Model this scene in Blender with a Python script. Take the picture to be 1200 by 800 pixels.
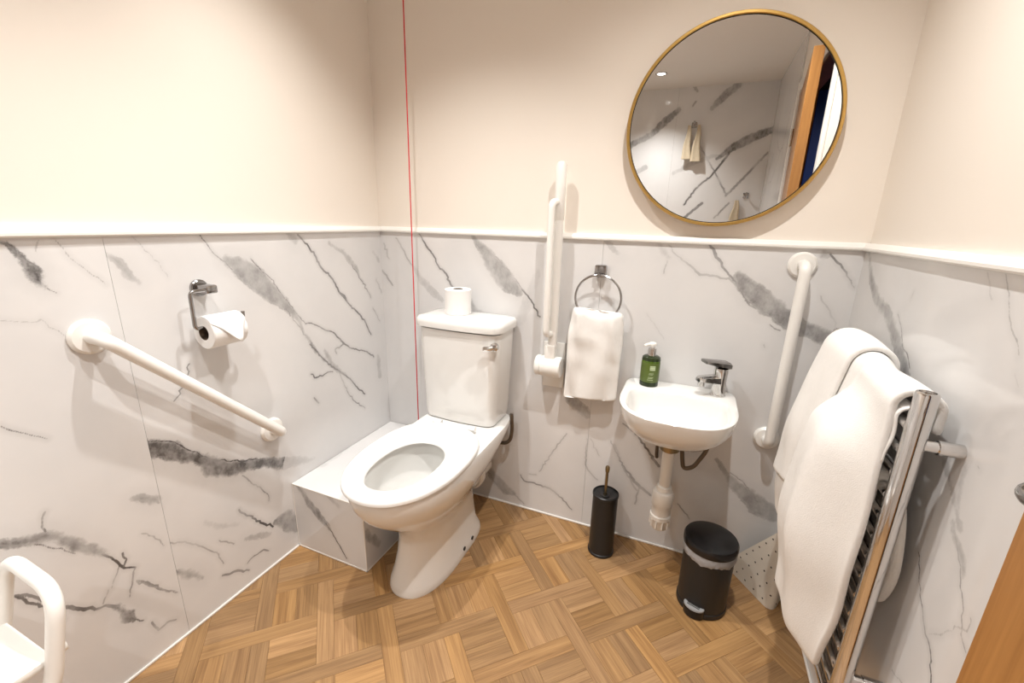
import bpy, bmesh, math, random
import numpy as np
from mathutils import Vector, Matrix

random.seed(7)
RNG = np.random.default_rng(11)
SC = bpy.context.scene
COL = SC.collection
for o in list(bpy.data.objects):
    bpy.data.objects.remove(o)

# ------------------------------------------------------------------ camera
CAM = Vector((1.2997, -1.5974, 1.2553))
FPX, PITCH, ROLL, YAW = 506.6, .2708, .026, -.3887
_f = Vector((math.sin(YAW)*math.cos(PITCH), math.cos(YAW)*math.cos(PITCH), -math.sin(PITCH)))
_r = Vector((math.cos(YAW), -math.sin(YAW), 0))
_u = _r.cross(_f)
_r2 = math.cos(ROLL)*_r + math.sin(ROLL)*_u
_u2 = -math.sin(ROLL)*_r + math.cos(ROLL)*_u
cd = bpy.data.cameras.new('camera')
cam = bpy.data.objects.new('camera', cd)
COL.objects.link(cam)
m = Matrix((_r2, _u2, -_f)).transposed().to_4x4()
m.translation = CAM
cam.matrix_world = m
cd.sensor_width = 36
cd.lens = FPX/1200*36
cd.clip_start = .02
SC.camera = cam

# ------------------------------------------------------------------ world, exposure
w = bpy.data.worlds.new('world'); SC.world = w
w.use_nodes = True
w.node_tree.nodes['Background'].inputs[0].default_value = (.9, .95, 1, 1)
w.node_tree.nodes['Background'].inputs[1].default_value = .05
vs = SC.view_settings
vs.view_transform = 'Standard'; vs.look = 'None'
vs.gamma = 1; vs.use_curve_mapping = False
vs.exposure = -0.02
LAMP_W = (90.0, 92.0, 86.0, 92.0)            # watts of the recessed ceiling lamps
LAMP_BEAM = (104, 130, 104, 116)
LAMP_COL = (1.0, .98, .95)
LAMPS = [(.50, -.66), (1.32, -.78), (.62, -1.40), (.88, -2.42)]

# ------------------------------------------------------------------ room sizes (metres)
W, D, H = 1.762, 2.87, 2.40       # width, depth, ceiling height
DADO = 1.20
PT = .01                          # wall panel thickness; painted wall stands PT behind the panels

# pixel of the 1200x800 photo -> direction -> point on a plane
def ray(x, y):
    return _r2*((x-600)/FPX) - _u2*((y-400)/FPX) + _f
def on_plane(x, y, ax, val):
    d = ray(x, y)
    t = (val-CAM[ax])/d[ax]
    return CAM + d*t, t
def in_mirror(x, y, ymir=-.025, val=-D+.012):
    d = ray(x, y); t = (ymir-CAM.y)/d.y
    h = CAM + d*t
    t2 = (val-h.y)/(-d.y)
    return Vector((h.x+d.x*t2, val, h.z+d.z*t2)), t+t2

# ------------------------------------------------------------------ materials
MATS = {}
def nodes_of(name):
    mt = bpy.data.materials.new(name); mt.use_nodes = True
    nt = mt.node_tree
    b = nt.nodes['Principled BSDF']
    MATS[name] = mt
    return mt, nt, b
def N(nt, typ, **kw):
    n = nt.nodes.new(typ)
    for k, v in kw.items():
        setattr(n, k, v)
    return n
def L(nt, a, b):
    nt.links.new(a, b)
def math_node(nt, op, a, b=None, c=None, clamp=False):
    n = N(nt, 'ShaderNodeMath', operation=op); n.use_clamp = clamp
    for i, v in enumerate((a, b, c)):
        if v is None: continue
        if isinstance(v, (int, float)): n.inputs[i].default_value = v
        else: L(nt, v, n.inputs[i])
    return n.outputs[0]
def map_range(nt, v, a, b, c=0., d=1., smooth=True):
    n = N(nt, 'ShaderNodeMapRange')
    if smooth: n.interpolation_type = 'SMOOTHSTEP'
    L(nt, v, n.inputs[0])
    for i, x in zip((1, 2, 3, 4), (a, b, c, d)): n.inputs[i].default_value = x
    return n.outputs[0]
def mixc(nt, f, a, b):
    n = N(nt, 'ShaderNodeMix', data_type='RGBA')
    if isinstance(f, (int, float)): n.inputs[0].default_value = f
    else: L(nt, f, n.inputs[0])
    for i, v in ((6, a), (7, b)):
        if isinstance(v, tuple): n.inputs[i].default_value = (*v, 1)
        else: L(nt, v, n.inputs[i])
    return n.outputs[2]
def noise(nt, scale, detail=3, rough=.5, vec=None, dist=0.):
    n = N(nt, 'ShaderNodeTexNoise')
    n.inputs['Scale'].default_value = scale
    n.inputs['Detail'].default_value = detail
    n.inputs['Roughness'].default_value = rough
    n.inputs['Distortion'].default_value = dist
    if vec is not None: L(nt, vec, n.inputs['Vector'])
    return n.outputs['Fac']
def bump(nt, b, h, strength, dist=.002):
    n = N(nt, 'ShaderNodeBump')
    n.inputs['Strength'].default_value = strength
    n.inputs['Distance'].default_value = dist
    L(nt, h, n.inputs['Height']); L(nt, n.outputs[0], b.inputs['Normal'])
def obj_coord(nt):
    return N(nt, 'ShaderNodeTexCoord').outputs['Object']
def simple(name, col, rough=.5, metal=0., spec=.5, var=.03, nscale=6., bmp=0., bscale=200., coat=0., subs=0.):
    """principled material with a slight procedural tone variation and optional fine relief"""
    mt, nt, b = nodes_of(name)
    oc = obj_coord(nt)
    n = noise(nt, nscale, 3, .5, oc)
    dark = tuple(c*(1-var) for c in col); lite = tuple(min(1, c*(1+var)) for c in col)
    L(nt, mixc(nt, n, dark, lite), b.inputs['Base Color'])
    b.inputs['Roughness'].default_value = rough
    b.inputs['Metallic'].default_value = metal
    b.inputs['Specular IOR Level'].default_value = spec
    b.inputs['Coat Weight'].default_value = coat
    if subs:
        b.inputs['Subsurface Weight'].default_value = subs
        b.inputs['Subsurface Radius'].default_value = (.01, .01, .01)
    if bmp:
        bump(nt, b, noise(nt, bscale, 4, .6, oc), bmp)
    return mt

M_PAINT = simple('cream_wall_paint', (.86, .792, .712), .55, var=.012, nscale=2, bmp=.04, bscale=260)
M_CEIL = simple('white_ceiling_paint', (.82, .80, .77), .7, var=.01, bmp=.03, bscale=220)
M_TRIMW = simple('white_gloss_trim', (.86, .84, .80), .3, var=.01)
M_PORC = simple('white_porcelain', (.80, .79, .765), .07, spec=.6, var=.008, coat=.5)
M_SEAT = simple('white_seat_plastic', (.86, .855, .84), .16, var=.006)
M_PLAST = simple('white_plastic', (.84, .82, .78), .28, var=.01)
M_PIPE = simple('white_pipe_plastic', (.76, .73, .68), .35, var=.02)
M_TOWEL = simple('white_terry_towel', (.84, .82, .79), .95, spec=.1, var=.03, nscale=60, bmp=.55, bscale=420)
M_MATW = simple('white_bath_mat_cotton', (.74, .71, .66), .95, spec=.1, var=.05, nscale=80, bmp=.7, bscale=300)
M_PAPER = simple('toilet_paper', (.86, .85, .835), .95, spec=.05, var=.01, bmp=.1, bscale=400)
M_CARD = simple('brown_cardboard_core', (.10, .07, .045), .9, var=.1)
M_CHROME = simple('polished_chrome', (.68, .67, .66), .09, metal=1., var=.02)
M_CHROMED = simple('dark_chrome', (.36, .35, .345), .16, metal=1., var=.03)
M_GOLD = simple('brushed_gold_frame', (.60, .38, .12), .32, metal=1., var=.08, nscale=40)
M_BRASS = simple('antique_brass', (.30, .245, .15), .28, metal=1., var=.06, nscale=30)
M_BLACK = simple('matt_black_metal', (.012, .012, .013), .42, var=.1)
M_BLACKG = simple('black_plastic_lid', (.006, .006, .007), .26, var=.1)
M_RUBBER = simple('dark_rubber', (.03, .028, .026), .6, var=.1)
M_HOSE = simple('braided_steel_hose', (.16, .13, .10), .4, metal=.8, var=.4, nscale=300)
M_LINER = simple('white_bin_liner', (.36, .37, .39), .35, var=.2, nscale=50, bmp=.8, bscale=90)
M_PEDAL = simple('grey_pedal_plastic', (.30, .30, .30), .3, var=.05)
M_RUBMAT = simple('cream_rubber_mat', (.72, .66, .57), .6, var=.04, nscale=30, bmp=.15, bscale=150)
M_HOLE = simple('dark_hole', (.05, .04, .03), .8)
M_CORD = simple('red_cord', (.62, .03, .04), .6, var=.05)
M_SILIC = simple('white_sealant', (.84, .81, .76), .4, var=.02)
M_CLOTH = simple('beige_linen', (.55, .46, .33), .9, var=.12, nscale=40, bmp=.4, bscale=200)
M_BLUE = simple('blue_board', (.02, .06, .32), .5, var=.1)
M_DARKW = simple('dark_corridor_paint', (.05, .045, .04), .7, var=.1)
M_GAP = simple('dark_joint', (.10, .085, .07), .9)

def water_mat():
    mt, nt, b = nodes_of('bowl_water')
    b.inputs['Base Color'].default_value = (.78, .82, .80, 1)
    b.inputs['Roughness'].default_value = .02
    b.inputs['Transmission Weight'].default_value = .6
    b.inputs['IOR'].default_value = 1.33
    L(nt, map_range(nt, noise(nt, 30, 2, .5, obj_coord(nt)), 0, 1, .01, .04), b.inputs['Roughness'])
    return mt
M_WATER = water_mat()

def mirror_mat():
    mt, nt, b = nodes_of('mirror_glass')
    b.inputs['Base Color'].default_value = (.90, .91, .91, 1)
    b.inputs['Metallic'].default_value = 1
    L(nt, map_range(nt, noise(nt, 4, 2, .5, obj_coord(nt)), 0, 1, .0, .012), b.inputs['Roughness'])
    return mt
M_MIRROR = mirror_mat()

def glass_green():
    mt, nt, b = nodes_of('green_bottle_plastic')
    oc = obj_coord(nt)
    n = noise(nt, 20, 2, .5, oc)
    L(nt, mixc(nt, n, (.085, .16, .016), (.12, .21, .024)), b.inputs['Base Color'])
    b.inputs['Roughness'].default_value = .08
    b.inputs['Transmission Weight'].default_value = .25
    b.inputs['IOR'].default_value = 1.4
    b.inputs['Coat Weight'].default_value = .6
    return mt
M_GREEN = glass_green()
M_GREENL = simple('green_bottle_label', (.085, .125, .018), .3, var=.06, nscale=60)
M_LABELTXT = simple('pale_label_print', (.50, .58, .36), .5)
M_GREEND = simple('dark_green_plastic', (.018, .03, .008), .12, var=.1)

def lamp_mat():
    mt, nt, b = nodes_of('lit_lamp_glass')
    n = noise(nt, 12, 1, .5, obj_coord(nt))
    L(nt, mixc(nt, n, (1, .92, .82), (1, .95, .88)), b.inputs['Emission Color'])
    b.inputs['Emission Strength'].default_value = 14
    return mt
M_LAMP = lamp_mat()

def oak(name, c0, c1, grain=1., rough=.35, along='X', scl=1., rnd=.35, bmpv=.15):
    mt, nt, b = nodes_of(name)
    tc = N(nt, 'ShaderNodeTexCoord')
    oi = N(nt, 'ShaderNodeObjectInfo')
    rv = oi.outputs['Random']
    off = N(nt, 'ShaderNodeCombineXYZ')
    L(nt, math_node(nt, 'MULTIPLY', rv, 37.0), off.inputs[0])
    L(nt, math_node(nt, 'MULTIPLY', rv, 91.0), off.inputs[1])
    add = N(nt, 'ShaderNodeVectorMath', operation='ADD')
    L(nt, tc.outputs['Object'], add.inputs[0]); L(nt, off.outputs[0], add.inputs[1])
    mp = N(nt, 'ShaderNodeMapping')
    s = {'X': (2.2, 42, 42), 'Z': (42, 42, 2.2)}[along]
    mp.inputs['Scale'].default_value = tuple(v*scl for v in s)
    L(nt, add.outputs[0], mp.inputs['Vector'])
    g = noise(nt, 1.0, 6, .62, mp.outputs[0], .6)
    mp2 = N(nt, 'ShaderNodeMapping')
    s2 = {'X': (6, 260, 260), 'Z': (260, 260, 6)}[along]
    mp2.inputs['Scale'].default_value = tuple(v*scl for v in s2)
    L(nt, add.outputs[0], mp2.inputs['Vector'])
    fine = noise(nt, 1.0, 3, .6, mp2.outputs[0])
    t = math_node(nt, 'ADD', math_node(nt, 'MULTIPLY', map_range(nt, g, .28, .72), .62*grain),
                  math_node(nt, 'MULTIPLY', map_range(nt, fine, .3, .75), .38*grain))
    col = mixc(nt, t, c0, c1)
    hsv = N(nt, 'ShaderNodeHueSaturation')
    L(nt, col, hsv.inputs['Color'])
    L(nt, math_node(nt, 'ADD', math_node(nt, 'MULTIPLY', rv, rnd), 1-rnd/2), hsv.inputs['Value'])
    r2 = math_node(nt, 'FRACT', math_node(nt, 'MULTIPLY', rv, 17.31))
    L(nt, math_node(nt, 'ADD', math_node(nt, 'MULTIPLY', r2, .10), .93), hsv.inputs['Saturation'])
    L(nt, hsv.outputs[0], b.inputs['Base Color'])
    L(nt, map_range(nt, fine, 0, 1, rough+.1, rough-.05), b.inputs['Roughness'])
    bump(nt, b, fine, bmpv, .001)
    return mt
M_OAK = oak('oak_parquet_vinyl', (.205, .103, .038), (.455, .265, .110), rough=.40, rnd=.40)
M_DOOR = oak('oak_door_veneer', (.30, .125, .028), (.46, .215, .058), rough=.32, along='Z', scl=.6, rnd=.02, bmpv=.05)

def marble():
    mt, nt, b = nodes_of('white_marble_effect_panel')
    def attr(n):
        a = N(nt, 'ShaderNodeAttribute'); a.attribute_name = n
        return a.outputs['Fac']
    geo = N(nt, 'ShaderNodeNewGeometry').outputs['Position']
    n1 = noise(nt, 34, 8, .68, geo)
    n2 = noise(nt, 110, 4, .6, geo)
    mp = N(nt, 'ShaderNodeMapping')
    mp.inputs['Rotation'].default_value = (.8, .8, .3); mp.inputs['Scale'].default_value = (42, 34, 26)
    L(nt, geo, mp.inputs['Vector'])
    n3 = noise(nt, 1.0, 5, .6, mp.outputs[0])
    n4 = noise(nt, 9, 4, .55, geo)
    bf = math_node(nt, 'ADD', attr('band_f'), math_node(nt, 'MULTIPLY', math_node(nt, 'SUBTRACT', n1, .5), .034))
    band = math_node(nt, 'MULTIPLY', map_range(nt, bf, .008, -.011), attr('band_s'))
    band = math_node(nt, 'MULTIPLY', band, math_node(nt, 'MULTIPLY', map_range(nt, n3, .25, .75, .72, 1.22), map_range(nt, n4, .30, .66, .72, 1.15)))
    rim = math_node(nt, 'MULTIPLY', math_node(nt, 'MULTIPLY', map_range(nt, bf, .003, -.001), map_range(nt, bf, -.006, -.002)),
                    math_node(nt, 'MULTIPLY', attr('band_s'), math_node(nt, 'MULTIPLY', map_range(nt, n4, .45, .62), .35)))
    halo = math_node(nt, 'MULTIPLY', map_range(nt, bf, .045, .0), math_node(nt, 'MULTIPLY', attr('band_s'), .10))
    lf = math_node(nt, 'ADD', attr('line_f'), math_node(nt, 'MULTIPLY', math_node(nt, 'SUBTRACT', n2, .5), .004))
    line = math_node(nt, 'MULTIPLY', map_range(nt, lf, .0012, -.0012), attr('line_s'))
    line = math_node(nt, 'MULTIPLY', line, map_range(nt, n4, .30, .64, .5, 1.25))
    lhalo = math_node(nt, 'MULTIPLY', map_range(nt, lf, .014, .0), math_node(nt, 'MULTIPLY', attr('line_s'), .16))
    tot = math_node(nt, 'MULTIPLY', math_node(nt, 'MAXIMUM', math_node(nt, 'ADD', band, rim), math_node(nt, 'MAXIMUM', line, math_node(nt, 'MAXIMUM', halo, lhalo))), 1.22, clamp=True)
    cloud = mixc(nt, map_range(nt, noise(nt, 3.0, 4, .55, geo), .3, .75), (.735, .722, .712), (.675, .667, .663))
    col = mixc(nt, tot, cloud, (.105, .098, .096))
    L(nt, col, b.inputs['Base Color'])
    b.inputs['Roughness'].default_value = .11
    b.inputs['Specular IOR Level'].default_value = .5
    return mt
M_MARBLE = marble()

# ------------------------------------------------------------------ mesh helpers
class MB:
    """collects geometry; build() links it as one mesh object"""
    def __init__(self): self.v, self.f, self.flat = [], [], set()
    def add(self, vs, fs):
        o = len(self.v); self.v += [tuple(p) for p in vs]
        self.f += [tuple(i+o for i in f) for f in fs]
        return self
    def box(self, lo, hi, bev=0., seg=2):
        bm = bmesh.new()
        x0, y0, z0 = lo; x1, y1, z1 = hi
        vs = [bm.verts.new(p) for p in ((x0,y0,z0),(x1,y0,z0),(x1,y1,z0),(x0,y1,z0),(x0,y0,z1),(x1,y0,z1),(x1,y1,z1),(x0,y1,z1))]
        for f in ((3,2,1,0),(4,5,6,7),(0,1,5,4),(1,2,6,5),(2,3,7,6),(3,0,4,7)): bm.faces.new([vs[i] for i in f])
        if bev: bmesh.ops.bevel(bm, geom=list(bm.edges), offset=bev, segments=seg, profile=.5, affect='EDGES')
        bm.verts.index_update()
        self.add([v.co for v in bm.verts], [[v.index for v in f.verts] for f in bm.faces]); bm.free()
        return self
    def loft(self, rings, cap0=True, cap1=True, closed=True):
        n = len(rings[0]); vs = [p for r in rings for p in r]; fs = []
        for k in range(len(rings)-1):
            for i in range(n if closed else n-1):
                j = (i+1) % n
                fs.append((k*n+i, k*n+j, (k+1)*n+j, (k+1)*n+i))
        if cap0: fs.append(tuple(range(n-1, -1, -1)))
        if cap1: fs.append(tuple((len(rings)-1)*n+i for i in range(n)))
        return self.add(vs, fs)
    def tube(self, pts, r, seg=14, cap=True):
        pts = [Vector(p) for p in pts]; n = len(pts)
        rs = r if isinstance(r, (list, tuple)) else [r]*n
        tang = []
        for i in range(n):
            a = pts[max(0, i-1)]; b = pts[min(n-1, i+1)]
            tang.append((b-a).normalized())
        t = tang[0]; up = Vector((0, 0, 1)) if abs(t.z) < .9 else Vector((1, 0, 0))
        nrm = (up - t*up.dot(t)).normalized(); rings = []
        for i in range(n):
            if i:
                q = tang[i-1].rotation_difference(tang[i]); nrm = q @ nrm
            bi = tang[i].cross(nrm)
            rings.append([pts[i] + rs[i]*(math.cos(2*math.pi*k/seg)*nrm + math.sin(2*math.pi*k/seg)*bi) for k in range(seg)])
        return self.loft(rings, cap, cap)
    def lathe(self, prof, origin=(0, 0, 0), axis='Z', seg=32, cap0=True, cap1=True):
        o = Vector(origin); rings = []
        for r, h in prof:
            ring = []
            for k in range(seg):
                a = 2*math.pi*k/seg; c, s = r*math.cos(a), r*math.sin(a)
                ring.append(o + Vector({'Z': (c, s, h), 'X': (h, c, s), 'Y': (s, h, c)}[axis]))
            rings.append(ring)
        return self.loft(rings, cap0, cap1)
    def build(self, name, mat, parent=None, smooth=True, angle=35, loc=None):
        me = bpy.data.meshes.new(name); me.from_pydata(self.v, [], self.f)
        bm = bmesh.new(); bm.from_mesh(me)
        bmesh.ops.recalc_face_normals(bm, faces=bm.faces)
        bm.to_mesh(me); bm.free()
        me.materials.append(mat)
        if smooth:
            me.polygons.foreach_set('use_smooth', [True]*len(me.polygons))
            me.set_sharp_from_angle(angle=math.radians(angle))
        me.update()
        o = bpy.data.objects.new(name, me); COL.objects.link(o)
        if parent:
            o.parent = parent
            if loc is None:                     # geometry was given in world space
                me.transform(Matrix.Translation(-Vector(parent_origin(parent))))
        elif loc is not None:
            o.location = loc
        return o
def parent_origin(p):
    v = Vector(p.location)
    while p.parent:
        p = p.parent; v = v + Vector(p.location)
    return v
def fillet(pts, rad, seg=6):
    """polyline with rounded corners"""
    pts = [Vector(p) for p in pts]; out = [pts[0]]
    rads = rad if isinstance(rad, (list, tuple)) else [rad]*(len(pts)-2)
    for i in range(1, len(pts)-1):
        a, b, c = pts[i-1], pts[i], pts[i+1]
        u, v = (a-b), (c-b); r = min(rads[i-1], u.length*.49, v.length*.49)
        p, q = b+u.normalized()*r, b+v.normalized()*r
        for k in range(seg+1):
            t = k/seg; out.append((1-t)**2*p + 2*t*(1-t)*b + t*t*q)
    out.append(pts[-1]); return out
def tag(o, label, cat, group=None):
    o['label'] = label; o['category'] = cat
    if group: o['group'] = group
    return o
def thing(name, loc, label, cat, group=None):
    o = bpy.data.objects.new(name, None); COL.objects.link(o); o.location = loc
    o.empty_display_size = .05
    return tag(o, label, cat, group)
def struct(o, label=None):
    o['kind'] = 'structure'
    if label: o['label'] = label
    return o
def copy_tree(o, parent=None):
    c = o.copy(); COL.objects.link(c); c.parent = parent
    for ch in list(o.children): copy_tree(ch, c)
    return c

def egg(cx, hw, yf, yb, yc, z, n=48, nf=2.2, nb=4.0):
    """plan outline: rounded front (towards -Y), squarer back"""
    out = []
    for k in range(n):
        a = 2*math.pi*k/n; c, s = math.cos(a), math.sin(a)
        e = nb if s > 0 else nf
        x = math.copysign(abs(c)**(2/e), c)*hw
        y = math.copysign(abs(s)**(2/e), s)*((yb-yc) if s > 0 else (yc-yf))
        out.append((cx+x, yc+y, z))
    return out

# ------------------------------------------------------------------ marble veins, traced on the wall planes
TILES = dict(L1=(0,265,5), L2=(220,265,5), L3=(0,425,5), L4=(160,425,5), L5=(0,585,5), L6=(160,560,5), L7=(300,400,6.667),
             B1=(440,265,5), B2=(650,265,5), B3=(800,275,5), B4=(540,440,5), B5=(720,480,5),
             R1=(1000,285,4.705), R2=(1000,450,4.705), R3=(1000,610,4.21), X=(320,460,3.075), M=(700,0,2.857))
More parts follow.
